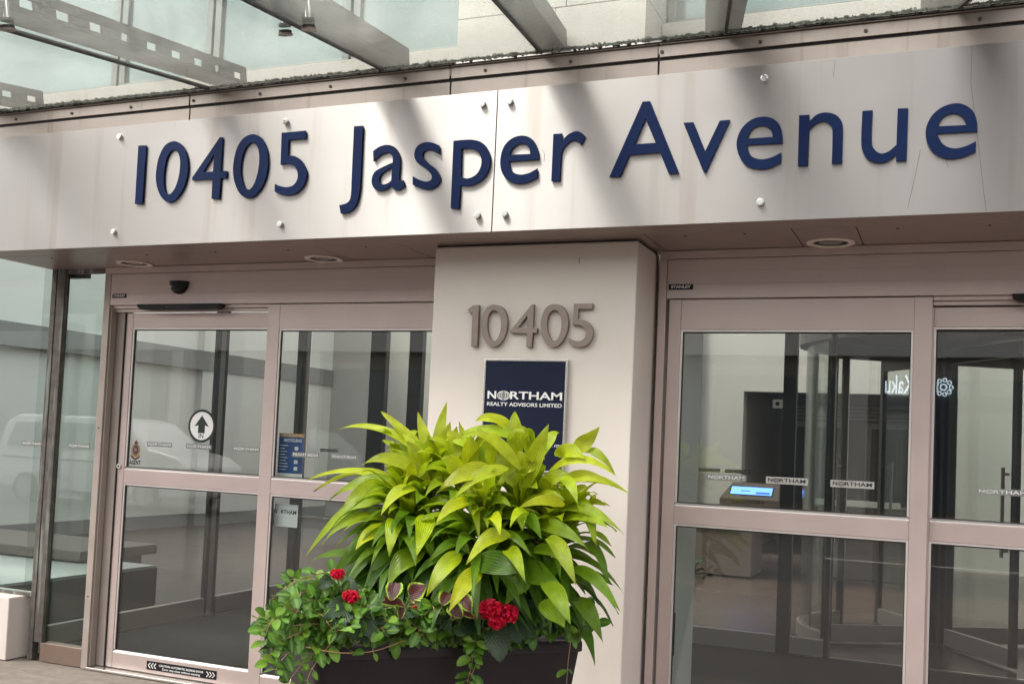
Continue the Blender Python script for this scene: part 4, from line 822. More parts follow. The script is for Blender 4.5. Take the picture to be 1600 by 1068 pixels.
q = MB(); l = rr(.041, .041, Wd-.041, Dp-.041, .715, .03); q.add(l+[v-UZ*.1 for v in l], [tuple(range(n)), tuple(range(2*n-1, n-1, -1))]+[(i, n+i, n+(i+1) % n, (i+1) % n) for i in range(n)])
q.build('soil', SOIL, po)

def leafmat(name, vein=26, trans=.45, rough=.38, edge=None, centre=None, vein_amt=.22, pinn=False, spec=.5):
    m = bpy.data.materials.new(name); m.use_nodes = True; t = m.node_tree; t.nodes.clear(); L = t.links.new; N = t.nodes.new
    o = N('ShaderNodeOutputMaterial'); p = N('ShaderNodeBsdfPrincipled'); p.inputs['Roughness'].default_value = rough; p.inputs['Specular IOR Level'].default_value = spec
    tl = N('ShaderNodeBsdfTranslucent'); mx = N('ShaderNodeMixShader'); mx.inputs[0].default_value = trans
    at = N('ShaderNodeAttribute'); at.attribute_name = 'tint'
    uv = N('ShaderNodeUVMap'); sx = N('ShaderNodeSeparateXYZ'); L(uv.outputs[0], sx.inputs[0])
    ab = N('ShaderNodeMath'); ab.operation = 'ABSOLUTE'; su = N('ShaderNodeMath'); su.operation = 'SUBTRACT'; su.inputs[1].default_value = .5; L(sx.outputs[0], su.inputs[0]); L(su.outputs[0], ab.inputs[0])
    if pinn:
        a1 = N('ShaderNodeMath'); a1.operation = 'MULTIPLY_ADD'; a1.inputs[1].default_value = -1.0; L(ab.outputs[0], a1.inputs[0]); L(sx.outputs[1], a1.inputs[2])
        src = a1.outputs[0]
    else: src = sx.outputs[0]
    mu = N('ShaderNodeMath'); mu.operation = 'MULTIPLY'; mu.inputs[1].default_value = vein*2*math.pi/2; L(src, mu.inputs[0])
    si = N('ShaderNodeMath'); si.operation = 'SINE'; L(mu.outputs[0], si.inputs[0])
    tc = N('ShaderNodeTexCoord'); nz = N('ShaderNodeTexNoise'); nz.inputs['Scale'].default_value = 22; nz.inputs['Detail'].default_value = 4; L(tc.outputs['Object'], nz.inputs[0])
    r1 = N('ShaderNodeMapRange'); r1.inputs[1].default_value = -1; r1.inputs[2].default_value = 1; r1.inputs[3].default_value = 1-vein_amt; r1.inputs[4].default_value = 1.05; L(si.outputs[0], r1.inputs[0])
    r2 = N('ShaderNodeMapRange'); r2.inputs[1].default_value = .3; r2.inputs[2].default_value = .7; r2.inputs[3].default_value = .80; r2.inputs[4].default_value = 1.12; L(nz.outputs[0], r2.inputs[0])
    m1 = N('ShaderNodeMath'); m1.operation = 'MULTIPLY'; L(r1.outputs[0], m1.inputs[0]); L(r2.outputs[0], m1.inputs[1])
    last = at.outputs['Color']
    if edge or centre:
        rg = N('ShaderNodeMapRange'); col = edge or centre
        rg.inputs[1].default_value = .34 if edge else .02; rg.inputs[2].default_value = .42 if edge else .26
        if centre: rg.inputs[3].default_value = .75; rg.inputs[4].default_value = 0
        ad = N('ShaderNodeMath'); ad.operation = 'MULTIPLY_ADD'; ad.inputs[1].default_value = .22; L(nz.outputs[0], ad.inputs[0]); L(ab.outputs[0], ad.inputs[2])
        sb = N('ShaderNodeMath'); sb.operation = 'SUBTRACT'; sb.inputs[1].default_value = .11; L(ad.outputs[0], sb.inputs[0])
        L(sb.outputs[0], rg.inputs[0])
        mm = N('ShaderNodeMix'); mm.data_type = 'RGBA'; mm.inputs[7].default_value = (*col, 1); L(rg.outputs[0], mm.inputs[0]); L(last, mm.inputs[6]); last = mm.outputs[2]
    if not (edge or centre or pinn) and vein > 8:      # scorched tips and spots
        n4 = N('ShaderNodeTexNoise'); n4.inputs['Scale'].default_value = 9; n4.inputs['Detail'].default_value = 5; L(tc.outputs['Object'], n4.inputs[0])
        a4 = N('ShaderNodeMath'); a4.operation = 'MULTIPLY_ADD'; a4.inputs[1].default_value = .45; L(n4.outputs[0], a4.inputs[0]); L(sx.outputs[1], a4.inputs[2])
        g4 = N('ShaderNodeMapRange'); g4.inputs[1].default_value = 1.225; g4.inputs[2].default_value = 1.27; L(a4.outputs[0], g4.inputs[0])
        m4 = N('ShaderNodeMix'); m4.data_type = 'RGBA'; m4.inputs[7].default_value = (.20, .10, .03, 1); L(g4.outputs[0], m4.inputs[0]); L(last, m4.inputs[6]); last = m4.outputs[2]
    vm = N('ShaderNodeVectorMath'); vm.operation = 'SCALE'; L(last, vm.inputs[0]); L(m1.outputs[0], vm.inputs['Scale'])
    L(vm.outputs[0], p.inputs['Base Color']); L(vm.outputs[0], tl.inputs[0])
    bp = N('ShaderNodeBump'); bp.inputs['Strength'].default_value = .5; bp.inputs['Distance'].default_value = .0015; L(si.outputs[0], bp.inputs['Height']); L(bp.outputs[0], p.inputs['Normal'])
    L(p.outputs[0], mx.inputs[1]); L(tl.outputs[0], mx.inputs[2]); L(mx.outputs[0], o.inputs[0]); return m
DRAC = leafmat('dracaena_leaf', 17, .44, .30, vein_amt=.13)
VINC = leafmat('vinca_leaf', 14, .25, .30, centre=(.21, .34, .055), vein_amt=.15, pinn=True)
BEGO = leafmat('begonia_leaf', 16, .12, .5, vein_amt=.35, pinn=True)
COLE = leafmat('coleus_leaf', 16, .2, .45, edge=(.34, .50, .03), vein_amt=.35, pinn=True)
STEMM = mat('green_stem', (.16, .20, .06), .5, 0, .2, 30); VSTEM = mat('vine_stem', (.42, .25, .13), .5, 0, .2, 30)
PETAL = leafmat('petal', 6, .35, .5, vein_amt=.15)

def prof_lance(t): return max(.0, (math.sin(math.pi*min(1, t**.74)))**.92)*(1.02-.05*t)+(.20*(1-t)**6)
def prof_oval(t): return max(0, math.sin(math.pi*t**.85))**.62
def prof_heart(t): return max(0, math.sin(math.pi*(t*.93+.07)**.62))**.65
def add_leaf(mb, pts, W, nrm, tint, prof=prof_lance, fold=.22, wave=.0, n=12, serr=0, tw=0):
    """a leaf blade along the 3D points pts, face turned towards nrm"""
    o = len(mb.v); m = 7; N = len(pts)-1; us = [-1, -.66, -.33, 0, .33, .66, 1]; ph = rnd.uniform(0, 6)
    s_prev = None
    for i in range(N+1):
        t = i/N; T = (pts[min(i+1, N)]-pts[max(i-1, 0)]).normalized()
        s = T.cross(nrm); s = s.normalized() if s.length > 1e-4 else (s_prev or T.orthogonal())
        if s_prev and s.dot(s_prev) < 0: s = -s
        s_prev = s; up_ = s.cross(T).normalized()
        if tw: a = tw*t; s, up_ = s*math.cos(a)+up_*math.sin(a), up_*math.cos(a)-s*math.sin(a)
        w = W/2*prof(t); 
        for u in us:
            ww = w*(1+(serr*(.5-abs((i*1.0) % 2-1))*abs(u)**3 if serr else 0))
            z = fold*abs(u)**1.3*w + (wave*W*math.sin(t*9+ph+(2 if u > 0 else 0))*abs(u)**2 if wave else 0)
            mb.v.append(tuple(pts[i]+s*(u*ww)+up_*z)); mb.uv.append((u*.5+.5, t)); mb.col.append((*tint, 1))
    for i in range(N):
        for k in range(m-1): mb.f.append((o+i*m+k, o+i*m+k+1, o+(i+1)*m+k+1, o+(i+1)*m+k)); mb.m.append(0)
def bez(a, b, c, n=12): return [a*(1-t)**2+b*2*t*(1-t)+c*t*t for t in [i/n for i in range(n+1)]]
def mixc(a, b, t): return tuple(x*(1-t)+y*t for x, y in zip(a, b))
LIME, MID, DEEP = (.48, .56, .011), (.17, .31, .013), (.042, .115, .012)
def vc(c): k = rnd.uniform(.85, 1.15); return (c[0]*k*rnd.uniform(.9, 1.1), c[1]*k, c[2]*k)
CR = lambda X, Y: (400+X/2.383, 620+Y/2.383)
TOC = Vector((.42, -.86, .1))
# (plant, base, tip, via lift, width, tint 0 lime .. 1 deep, base depth, tip depth)
HL = [
(0,(650,270),(465,55),.05,.075,.0,-1.32,-1.30),(0,(660,250),(602,52),.0,.07,.05,-1.30,-1.25),(0,(665,260),(712,14),.02,.065,.05,-1.22,-1.15),(0,(675,240),(724,92),.0,.085,.0,-1.30,-1.30),
(0,(640,230),(310,120),.10,.075,.05,-1.34,-1.34),(0,(645,310),(395,252),.09,.085,.1,-1.40,-1.52),(0,(690,290),(783,150),.02,.08,.0,-1.34,-1.34),(0,(640,300),(560,165),.03,.085,.15,-1.38,-1.44),
(0,(660,300),(640,140),.03,.09,.1,-1.36,-1.42),(0,(680,320),(770,200),.02,.09,.15,-1.40,-1.46),(0,(640,310),(470,160),.05,.09,.12,-1.3,-1.28),
(1,(530,330),(185,312),.09,.06,.02,-1.34,-1.42),(1,(540,325),(215,352),.12,.05,.1,-1.30,-1.40),(1,(500,335),(325,410),.05,.095,.05,-1.44,-1.60),(1,(520,312),(290,366),.05,.075,.35,-1.36,-1.44),
(1,(600,345),(463,442),.07,.085,.02,-1.50,-1.66),(1,(500,390),(185,592),.13,.075,.18,-1.40,-1.56),(1,(480,455),(245,547),.09,.075,.2,-1.42,-1.6),(1,(500,480),(368,572),.03,.08,.1,-1.5,-1.66),
(1,(530,455),(495,592),.06,.09,.08,-1.5,-1.66),(1,(640,445),(600,588),.05,.10,.0,-1.52,-1.72),(1,(450,600),(195,612),.05,.065,.7,-1.4,-1.5),(1,(470,520),(268,682),.04,.075,.5,-1.45,-1.6),
(1,(470,590),(330,720),.03,.09,.5,-1.45,-1.62),(1,(560,560),(400,715),.04,.11,.5,-1.46,-1.62),(1,(620,570),(480,720),.06,.13,.45,-1.5,-1.65),(1,(420,395),(300,450),.05,.06,.4,-1.3,-1.35),
(2,(895,285),(680,347),.06,.095,.0,-1.50,-1.66),(2,(765,585),(633,745),.05,.085,.02,-1.6,-1.76),(2,(835,645),(718,800),.04,.09,.03,-1.62,-1.80),(2,(885,700),(785,842),.03,.095,.45,-1.42,-1.50),
(2,(945,510),(783,622),.06,.085,.05,-1.55,-1.72),(2,(815,388),(668,472),.05,.085,.05,-1.52,-1.68),(2,(870,430),(890,150),.0,.10,.02,-1.38,-1.36),(2,(800,395),(830,530),.05,.05,.15,-1.5,-1.62),
(2,(985,270),(765,140),.09,.07,.0,-1.44,-1.5),(2,(950,130),(815,92),.06,.08,.0,-1.25,-1.3),(2,(960,150),(720,175),.07,.08,.08,-1.28,-1.3),(2,(940,265),(735,380),.05,.08,.03,-1.5,-1.65),(2,(720,530),(800,590),.05,.08,.45,-1.45,-1.55),
(2,(870,455),(910,520),.07,.06,.0,-1.56,-1.70),(2,(820,615),(972,655),.03,.15,.8,-1.55,-1.66),(2,(930,572),(1003,688),.07,.075,.15,-1.58,-1.74),(2,(860,420),(950,410),.05,.08,.3,-1.48,-1.55),
(3,(990,350),(1090,100),.02,.095,.0,-1.40,-1.40),(3,(970,250),(965,52),.04,.09,.0,-1.25,-1.25),(3,(940,160),(1025,175),.08,.05,.02,-1.3,-1.34),(3,(960,330),(905,170),.02,.10,.1,-1.42,-1.42),
(3,(1080,292),(1342,295),.11,.06,.0,-1.32,-1.38),(3,(1180,200),(1280,110),-.02,.085,.03,-1.22,-1.22),(3,(1120,220),(1225,230),.04,.085,.03,-1.28,-1.38),(3,(1220,205),(1338,290),.06,.05,.25,-1.2,-1.25),
(3,(1150,400),(980,412),.04,.06,.0,-1.44,-1.60),(3,(1060,340),(1180,300),.04,.085,.1,-1.36,-1.4),(3,(1000,320),(1070,190),.02,.07,.0,-1.38,-1.36),(3,(1020,440),(945,485),.06,.06,.0,-1.52,-1.68),
(4,(1150,320),(1392,362),.06,.055,.1,-1.3,-1.36),(4,(1120,330),(1330,335),.07,.065,.1,-1.32,-1.38),(4,(1130,310),(1198,400),.06,.065,.05,-1.42,-1.55),(4,(1100,430),(1370,512),.09,.07,.3,-1.32,-1.42),
(4,(1200,380),(1268,560),.07,.075,.2,-1.32,-1.42),(4,(1140,460),(1312,488),.05,.07,.2,-1.34,-1.44),(4,(1090,520),(1192,702),.06,.085,.3,-1.52,-1.68),(4,(1230,440),(1262,400),.10,.05,.1,-1.2,-1.28),
(4,(1020,670),(928,775),.04,.095,.45,-1.42,-1.50),(4,(1075,690),(1172,845),.05,.10,.45,-1.54,-1.70),(4,(1070,755),(1150,860),.02,.11,.45,-1.5,-1.62),(4,(1180,640),(1357,800),.07,.07,.45,-1.34,-1.48),
(4,(1190,750),(1292,915),.06,.09,.7,-1.32,-1.46),(4,(1230,540),(1310,675),.05,.07,.75,-1.25,-1.35),(4,(1210,850),(1262,1000),.05,.06,.85,-1.25,-1.38),(4,(1150,690),(1330,700),.06,.07,.6,-1.25,-1.3),
(4,(1010,590),(1140,620),.06,.075,.4,-1.4,-1.5),(4,(1040,480),(1230,560),.05,.08,.35,-1.38,-1.5),(4,(1000,640),(1130,700),.02,.12,.5,-1.4,-1.5),
]
HL += [(2,(800,285),(758,92),.01,.085,.0,-1.30,-1.28),(2,(825,265),(855,118),.02,.085,.04,-1.27,-1.24),(2,(795,275),(800,140),.02,.095,.0,-1.38,-1.40),(0,(705,275),(748,108),.02,.08,.02,-1.30,-1.30),
(2,(860,250),(700,165),.07,.085,.05,-1.34,-1.38),(3,(905,245),(882,98),.01,.09,.0,-1.30,-1.26),(2,(770,300),(690,235),.04,.09,.02,-1.44,-1.52),(3,(900,260),(850,190),.04,.09,.02,-1.42,-1.48),(2,(760,260),(730,150),.02,.08,.06,-1.24,-1.2)]
crowns = [(0,(655,330),(.0,-.1),1.0,-1.33),(1,(560,400),(-.35,-.1),.9,-1.42),(2,(860,430),(.05,-.35),1.0,-1.45),(3,(1000,370),(.12,.0),1.0,-1.36),(4,(1140,470),(.35,-.1),.95,-1.30)]
labels = ['lime green dracaena leaning left over the door frame, its top leaves highest of all', 'lime green dracaena lowest on the left, its drooping leaf tips over the glass door',
          'lime green dracaena in the middle of the planter with broad leaves hanging forward', 'lime green dracaena in front of the navy plaque with upright pale leaves', 'lime green dracaena on the right with leaves reaching across the cream pillar']
plants = []
for i, (k, c, tilt, sc_, Y) in enumerate(crowns):
    top = atY(*CR(*c), Y); foot = Vector((A_.x, A_.y, .70))+ex*(Wd*(.22+.15*i))+ey*(Dp*(.5 if i != 2 else .3))
    pt = empty('dracaena', foot, labels[i], 'plant', 'dracaenas in the planter'); mb = MB()
    for (kk_, b, tp, lift, w, tn, y0, y1) in HL:
        if kk_ != k: continue
        a, e = atY(*CR(*b), y0), atY(*CR(*tp), y1); ln = (e-a).length
        mid = (a+e)/2+UZ*lift*1.15+Vector((rnd.uniform(-.01, .01), rnd.uniform(-.03, 0), 0))
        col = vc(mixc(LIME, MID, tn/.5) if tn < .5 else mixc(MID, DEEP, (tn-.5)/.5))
        # join the leaf to its stem
        P = bez(a, mid, e, 14); a0 = (top+a)/2-UZ*.03
        nr = (TOC+UZ*(.55 if lift > .04 else .1)+Vector((rnd.uniform(-.35, .35), 0, rnd.uniform(-.1, .3)))).normalized()
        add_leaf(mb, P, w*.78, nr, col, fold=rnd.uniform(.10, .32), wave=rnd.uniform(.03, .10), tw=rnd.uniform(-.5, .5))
    tops = [top]+([atY(*CR(775, 255), -1.36)] if k == 2 else [atY(*CR(1050, 250), -1.26)] if k == 3 else [atY(*CR(560, 250), -1.24)] if k == 0 else [])
    nl = 96+30*(len(tops)-1)
    for j in range(nl):
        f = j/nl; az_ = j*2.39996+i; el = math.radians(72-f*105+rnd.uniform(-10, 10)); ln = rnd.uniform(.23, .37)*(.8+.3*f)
        tp_ = tops[-1] if j % 4 == 3 else top
        stem_pt = tp_.lerp(foot, .0+f*.50)+Vector((rnd.uniform(-.02, .02), rnd.uniform(-.02, .02), 0))
        d = Vector((math.cos(az_)*math.cos(el), math.sin(az_)*math.cos(el), math.sin(el)))+Vector((tilt[0], tilt[1], 0))*.35; d.normalize()
        if d.y > .5: ln *= .75
        if f > .6: ln *= .85
        a = stem_pt+d*.015; e = a+d*ln-UZ*ln*(.30+.35*f); e.z = max(e.z, .80+rnd.uniform(0, .06)); mid = a+d*ln*.55+UZ*.04
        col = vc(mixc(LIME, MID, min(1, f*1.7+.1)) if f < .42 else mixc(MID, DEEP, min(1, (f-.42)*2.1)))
        hd = Vector((d.x, d.y, 0)); nr = (UZ*.9+hd*.3+Vector((rnd.uniform(-.4, .4), rnd.uniform(-.5, .1), 0))).normalized()
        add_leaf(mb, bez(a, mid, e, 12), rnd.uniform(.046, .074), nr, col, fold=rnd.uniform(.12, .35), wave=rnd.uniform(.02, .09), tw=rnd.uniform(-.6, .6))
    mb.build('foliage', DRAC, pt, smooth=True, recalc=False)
    q = MB()
    if len(tops) > 1: q.tube([foot.lerp(top, .35), foot.lerp(tops[1], .7), tops[1]], [.012, .010, .007], 8)
    q.tube([foot, foot.lerp(top, .5)+Vector((.01, 0, 0)), top+UZ*.03], [.015, .013, .008], 10); q.build('stem', STEMM, pt, smooth=True)

# trailing vinca
VL = [(.07, .20, .016), (.11, .27, .020), (.18, .36, .03), (.045, .13, .014)]
def vine(lf_mb, st_mb, pts, sp=.028, size=.050, r=.0016, both=True, bare=0):
    n = 40; P = []
    m = len(pts)-1
    for i in range(n+1):
        t = i/n*m; k = min(int(t), m-1); u = t-k
        p0 = pts[max(k-1, 0)]; p1 = pts[k]; p2 = pts[k+1]; p3 = pts[min(k+2, m)]
        P.append(.5*((2*p1)+(-p0+p2)*u+(2*p0-5*p1+4*p2-p3)*u*u+(-p0+3*p1-3*p2+p3)*u**3))
    st_mb.tube(P, [r*(1.2-.7*i/n) for i in range(n+1)], 6)
    L = 0; nxt = sp*rnd.random()
    for i in range(1, n+1):
        seg = (P[i]-P[i-1]).length; L += seg
        if L < nxt or L < bare: continue
        nxt = L+sp*rnd.uniform(.7, 1.3); T = (P[i]-P[i-1]).normalized(); ro = rnd.uniform(0, math.pi)
        a = T.orthogonal().normalized(); b = T.cross(a); c = a*math.cos(ro)+b*math.sin(ro)
        for s_ in (1, -1):
            d = (c*s_+T*.45+UZ*rnd.uniform(-.25, .25)+TOC*rnd.uniform(-.1, .35)).normalized(); ln = size*rnd.uniform(.55, 1.3)
            nr = (TOC*.9+UZ*.8+Vector((rnd.uniform(-.6, .6), rnd.uniform(-.4, .4), rnd.uniform(-.3, .3)))).normalized()
            st = P[i]+d*.009; st_mb.tube([P[i], st], r*.6, 5)
            col = vc(rnd.choice(VL)); e = st+d*ln-UZ*ln*rnd.uniform(0, .25)
            add_leaf(lf_mb, bez(st, (st+e)/2+nr*ln*rnd.uniform(.02, .14), e, 8), ln*rnd.uniform(.58, .72), nr, col, prof=prof_oval, fold=rnd.uniform(.1, .35))
def Yf(px): return -1.97+(px-495)/422*.84
def vp(px, py, dy=0): return atY(px, py, Yf(px)+dy)
def vplant(label, vines, fills):
    r = empty('trailing_vine', vp(*vines[0][0][0])-UZ*.02, label, 'plant', 'trailing vines in the planter'); a, b = MB(), MB()
    for v, kw in vines: vine(a, b, [vp(*p) for p in v], **kw)
    for (cx, cy, dx, dy, n_) in fills:
        for k in range(n_):
            x, y = cx+rnd.uniform(-dx, dx), cy+rnd.uniform(-dy, dy); d = rnd.uniform(0, .12)
            p0 = vp(x, y, d); p1 = p0+Vector((rnd.uniform(-.06, .06), rnd.uniform(-.05, .02), rnd.uniform(.01, .05))); p2 = p1+Vector((rnd.uniform(-.07, .07), rnd.uniform(-.07, .0), rnd.uniform(-.05, .03)))
            vine(a, b, [p0, p1, p2], sp=.024)
    a.build('foliage', VINC, r, smooth=True, recalc=False); b.build('vine_stem', VSTEM, r, smooth=True)
vplant('leafy variegated vine spilling over the left end of the planter', [
 ([(600,965,.15),(520,940,.05),(455,955),(404,988)],{}), ([(590,960,.2),(530,915,.1),(470,905,.05),(425,935,.05)],{}), ([(560,975,.1),(490,955),(430,965),(412,1003)],{}),
 ([(560,990,.06),(480,985),(430,1010),(420,1035)],{}), ([(540,1000,.03),(470,1008),(440,1030),(430,1050)],{}), ([(500,1008),(478,1030),(455,1058),(440,1085)],dict(sp=.05)),
 ([(560,930,.2),(520,895,.15),(480,900,.1),(452,905,.1)],{}), ([(478,1010,-.02),(530,1019,-.03),(585,1016,-.03),(640,997,.0)],dict(sp=.10,r=.0022)), ([(520,975),(470,975),(440,985),(425,1015)],{}),
 ([(545,960,.1),(500,925,.05),(460,930),(440,960)],{}), ([(520,1000),(490,1040,-.02),(480,1062,-.02)],dict(sp=.06))],
 [(508,962,45,34,26),(472,990,26,28,13),(560,950,30,25,12),(540,985,40,14,12)])
vplant('leafy variegated vine hanging down the middle of the planter front', [
 ([(735,960,.1),(742,985),(738,1030,-.03),(728,1075,-.03)],dict(sp=.028)), ([(720,965,.1),(705,990),(690,975,-.02)],{}), ([(700,960,.1),(670,975),(655,1000,-.01)],{}), ([(750,960,.1),(755,1000,-.02),(735,1060,-.03)],dict(sp=.035))],
 [(640,972,55,18,20),(700,975,35,16,12),(735,990,18,18,9),(600,985,35,14,10)])
vplant('thin variegated vine hanging down at the right corner of the planter', [
 ([(880,960,.1),(892,985,-.01),(888,1030,-.03),(884,1085,-.03)],dict(sp=.11,r=.0018)), ([(905,965,.1),(880,975),(855,985)],{}), ([(880,965,.1),(900,972,-.02),(908,1000,-.02)],{})],
 [(890,978,28,14,12),(850,985,26,12,10),(820,990,20,12,7)])

# begonias: dark leaves and ruffled red flowers
BG = [(.028, .058, .022), (.04, .075, .03), (.022, .048, .02)]
RED = [(.80, .006, .05), (.85, .012, .08), (.70, .005, .03)]
def begonia(label, leaves, flowers, base):
    r = empty('begonia', vp(*base), label, 'flower', 'begonias in the planter'); a = MB(); s = MB(); b0 = vp(*base)
    for (x0, y0, x1, y1, w, dy) in leaves:
        p, e = vp(x0, y0, dy), vp(x1, y1, dy-.05); s.tube([b0-UZ*.06, (b0+p)/2, p], .003, 6)
        add_leaf(a, bez(p, (p+e)/2+TOC*.012+UZ*.012, e, 14), w, (TOC+UZ*.5+Vector((rnd.uniform(-.3, .3), 0, 0))).normalized(), vc(rnd.choice(BG)), prof=prof_heart, fold=.15, wave=.05, serr=.22)
    a.build('foliage', BEGO, r, smooth=True, recalc=False)
    for (fx, fy, rad, dy) in flowers:
        c = vp(fx, fy, dy); f = MB(); n = int(150*min(1, rad/.045))
        for k in range(n):
            z = 1-2*(k+.5)/n; ph = k*2.39996; d = Vector((math.cos(ph)*math.sqrt(1-z*z), math.sin(ph)*math.sqrt(1-z*z), z)); d = (d+Vector((rnd.uniform(-.3, .3), rnd.uniform(-.3, .3), rnd.uniform(-.3, .3)))).normalized()
            if d.dot(TOC) < -.35: continue
            ln = rad*rnd.uniform(.75, 1.05); sd_ = Vector((d.x*ln*1.12, d.y*ln*.9, d.z*ln*.85)); nr = d.orthogonal().normalized()
            nr = (nr*math.cos(ph)+d.cross(nr)*math.sin(ph)).normalized()
            add_leaf(f, bez(c+sd_*.25, c+sd_*.7+nr*rad*.12, c+sd_+nr*rad*rnd.uniform(-.2, .3), 6), rad*rnd.uniform(.45, .7), nr, vc(rnd.choice(RED)), prof=lambda t: (.35+.65*t) if t < .85 else 1.0-(t-.85)*1.5, fold=.1, wave=.30, serr=.5)
        f.build('blossom', PETAL, r, smooth=True, recalc=False); s.tube([b0-UZ*.06, (b0+c)/2, c], .004, 6)
    s.build('stem', STEMM, r, smooth=True)
begonia('red begonia with a large ruffled bloom and grey green leaves at the planter rim', [(775,985,782,1034,.105,-.08),(740,975,712,992,.08,-.02),(800,975,840,995,.08,-.02),(810,950,850,955,.08,.0),(785,975,815,1005,.07,-.05),(745,960,725,975,.07,0),(820,970,870,985,.07,.02)],
        [(767,952,.046,-.16),(792,958,.043,-.16),(776,972,.032,-.18)], (785,985,.06))
begonia('small red begonia half hidden in the leaves left of the maroon coleus', [(545,945,505,965,.09,0),(540,950,520,985,.09,-.02),(570,955,600,975,.08,.02),(550,960,555,1000,.08,-.02),(560,960,590,1003,.07,-.02)],
        [(548,931,.031,-.02)], (550,965,.06))
begonia('deep red begonia bud lowest among the dark leaves above the planter rim', [(660,955,690,975,.085,0),(650,950,625,965,.08,0),(560,985,575,1005,.05,-.01),(680,960,705,985,.07,0)], [(645,951,.020,0),(558,988,.014,-.03)], (655,970,.06))
begonia('dark red begonia bloom highest on the left beneath a drooping lime leaf', [(520,905,498,920,.06,.05),(535,910,560,925,.06,.06)], [(527,896,.027,.02)], (532,935,.1))
MARO = [(.075, .012, .012), (.06, .010, .010), (.10, .018, .014)]
def coleus(label, leaves, base):
    r = empty('coleus', vp(*base), label, 'plant', 'coleus plants in the planter'); a = MB(); s = MB(); b0 = vp(*base)
    for (x0, y0, x1, y1, w) in leaves:
        p, e = vp(x0, y0, -.13), vp(x1, y1, -.18); s.tube([b0-UZ*.05, p], .003, 6)
        add_leaf(a, bez(p, (p+e)/2+TOC*.01, e, 12), w, (TOC+UZ*.3).normalized(), vc(rnd.choice(MARO)), prof=prof_heart, fold=.12, wave=.05, serr=.1)
    a.build('foliage', COLE, r, smooth=True, recalc=False); s.build('stem', STEMM, r, smooth=True)
coleus('maroon coleus leaves edged in lime, left of the middle vine', [(618,910,611,938,.064),(640,930,666,914,.078),(625,940,595,940,.035),(612,945,600,930,.025),(640,942,655,940,.03),(628,948,625,968,.03),(617,935,632,948,.03)], (625,950,.02))
coleus('maroon coleus leaves under the hanging lime leaves beside the large red bloom', [(700,925,690,945,.06),(722,930,735,955,.06),(705,945,722,965,.06),(715,955,705,968,.03),(725,955,742,965,.03)], (715,960,.02))

lp = empty('lobby_plant', (-3.15, 8.2, 0), 'dark leafy plant at the foot of the granite block in the lobby', 'plant'); mb = MB()
for j in range(46):
    az_ = j*2.4; a = Vector((-3.2+rnd.uniform(-.35, .25), 8.2+rnd.uniform(-.1, .1), .03)); d = Vector((math.cos(az_)*.8, math.sin(az_)*.5, rnd.uniform(.4, 1.3))).normalized(); ln = rnd.uniform(.18, .36)
    add_leaf(mb, bez(a, a+d*ln*.6+UZ*.05, a+d*ln-UZ*.06, 8), rnd.uniform(.04, .07), Vector((0, -.5, 1)).normalized(), vc((.03, .07, .02)), fold=.2)
mb.build('foliage', DRAC, lp, smooth=True, recalc=False); MB().box(-3.6, -2.85, 8.08, 8.34, 0, .03).build('tray', LOBD, lp)

# ================================================================== ACROSS THE STREET (seen in the reflections)
BRK = mat('far_facade', (.24, .215, .20), .8, 0, .08, 1.5); FWH = mat('far_white_band', (.62, .61, .59), .6, 0, .04, 2); FGL = mat('far_glass', (.10, .13, .15), .08, .2, .2, .8)
fb = empty('building_across', (-8, -24, 0), 'long pale shop building across the street, reflected in the door glass', 'building')
MB().box(-45, 30, -30, -22.4, 0, 8.0).build('wall', BRK, fb)
q = MB(); q.box(-45, 30, -22.39, -22.0, 7.6, 8.3).box(-45, 30, -22.39, -22.1, 4.1, 4.7)
x = -44
while x < 30: q.box(x, x+.45, -22.39, -22.15, 0, 7.6); x += 5.2
q.build('white_band', FWH, fb, bevel=.01)
x = -43.5
while x < 28:
    w = MB(); w.box(x+.3, x+4.4, -22.395, -22.34, 4.95, 7.2); wo_ = w.build('window', FGL, fb)
    w = MB(); w.box(x+.3, x+4.4, -22.395, -22.34, .4, 3.6); wo_ = w.build('window', FGL, fb); x += 5.2
KAK = emis('lit_sign', (.75, .88, 1), 1.5)
q = MB(); Vb = Vector((-1, 0, 0))
a, b = atY(1383, 605, 21.98), atY(1425, 598, 21.98)
text_mb(q, 'Kaku', Vector(((a.x+b.x)/2, -21.98, (a.z+b.z)/2)), Vb, UZ, .62, .03, 0, bold=.01, fit=abs(b.x-a.x))
c2 = atY(1474, 604, 21.98)
for k in range(9): w = k*2*math.pi/9; q.ring((c2.x+.17*math.cos(w), -21.98, c2.z+.17*math.sin(w)), (0, 1, 0), .03, .055, .03, 10)
q.ring((c2.x, -21.98, c2.z), (0, 1, 0), .05, .085, .03, 16)
a, b = atY(1336, 594, 21.98), atY(1374, 598, 21.98)
o = q.build('lit_shop_sign', KAK); tag(o, 'white lit restaurant sign across the street, mirrored in the right door', 'sign')
q = MB(); 
text_mb(q, 'JAPANESE', Vector(((a.x+b.x)/2, -21.98, a.z+.13)), Vb, UZ, .26, .02, 0, fit=abs(a.x-b.x)); text_mb(q, 'BBQ DINING', Vector(((a.x+b.x)/2, -21.98, a.z-.2)), Vb, UZ, .26, .02, 0, fit=abs(a.x-b.x))
q.build('subtitle', FWH, o)

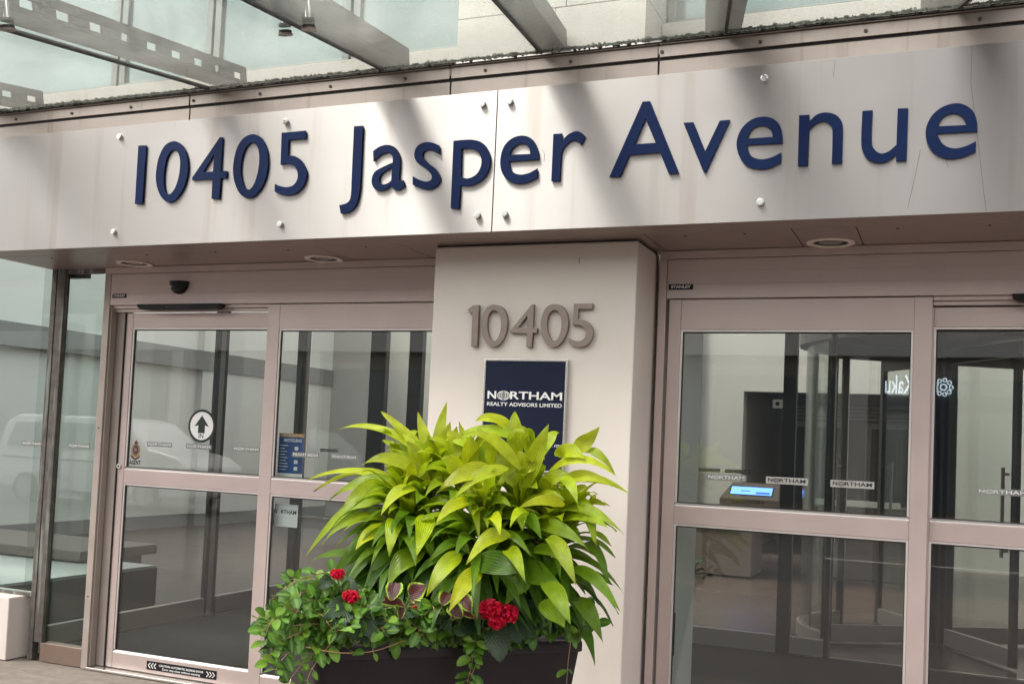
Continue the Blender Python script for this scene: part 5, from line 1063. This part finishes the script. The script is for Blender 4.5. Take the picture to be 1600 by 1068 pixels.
# white minivan parked across: lofted body
VW = mat('van_paint', (.82, .82, .82), .25, 0, .02, 3, coat=.6); VG = mat('van_glass', (.03, .04, .045), .06); VT = mat('tyre', (.015, .015, .015), .8); VR = mat('wheel_rim', (.4, .4, .41), .3, .8)
vx, vy = -19.3, -11.9
vn = empty('white_van', (vx+2.6, vy-1, -.15), 'white minivan parked in the street, mirrored in the left glass', 'van')
prof = [(0, .35), (.02, .95), (.35, 1.15), (1.05, 1.28), (1.75, 1.82), (2.2, 1.90), (4.7, 1.90), (4.98, 1.75), (5.15, 1.1), (5.18, .45), (5.1, .30), (.1, .30)]
def section(z): return .93-.16*max(0, (z-1.1)/.8)**1.3
q = MB(); n = len(prof); vs = []
for sgn in (1, -1): vs += [(vx+5.18-p, vy-1+sgn*section(z), z-.15) for p, z in prof]
q.add(vs, [tuple(range(n)), tuple(range(2*n-1, n-1, -1))]+[(i, n+i, n+(i+1) % n, (i+1) % n) for i in range(n)]); q.build('body', VW, vn, bevel=.05)
def side(poly, nm, mt, off=.012):
    q = MB(); v1 = [(vx+5.18-p, vy-1+section(z)+off, z-.15) for p, z in poly]; v2 = [(a, b-.02, c) for a, b, c in v1]; m = len(poly)
    q.add(v1+v2, [tuple(range(m)), tuple(range(2*m-1, m-1, -1))]+[(i, m+i, m+(i+1) % m, (i+1) % m) for i in range(m)]); return q.build(nm, mt, vn)
side([(1.25, 1.22), (1.85, 1.72), (2.45, 1.74), (2.45, 1.20)], 'window', VG); side([(2.52, 1.20), (2.52, 1.75), (3.6, 1.75), (3.6, 1.20)], 'window', VG); side([(3.68, 1.20), (3.68, 1.75), (4.7, 1.72), (4.85, 1.20)], 'window', VG)
side([(1.4, .95), (1.4, .98), (4.9, .98), (4.9, .95)], 'trim_line', VT)
for xw in (1.0, 4.2):
    for sgn in (1, -1):
        c = Vector((vx+5.18-xw, vy-1+sgn*.80, .18)); w = MB(); w.tube([c, c+Vector((0, sgn*.18, 0))], .33, 28); wh = w.build('wheel', VT, vn, bevel=.02)
        MB().disc(c+Vector((0, sgn*.181, 0)), (0, sgn, 0), .21, .01, 20).build('rim', VR, wh)
q = MB(); q.box(vx+5.14, vx+5.20, vy-1.8, vy-1.45, .55, .72).box(vx+5.14, vx+5.20, vy-.55, vy-.2, .55, .72); q.build('headlight', SILVER, vn)
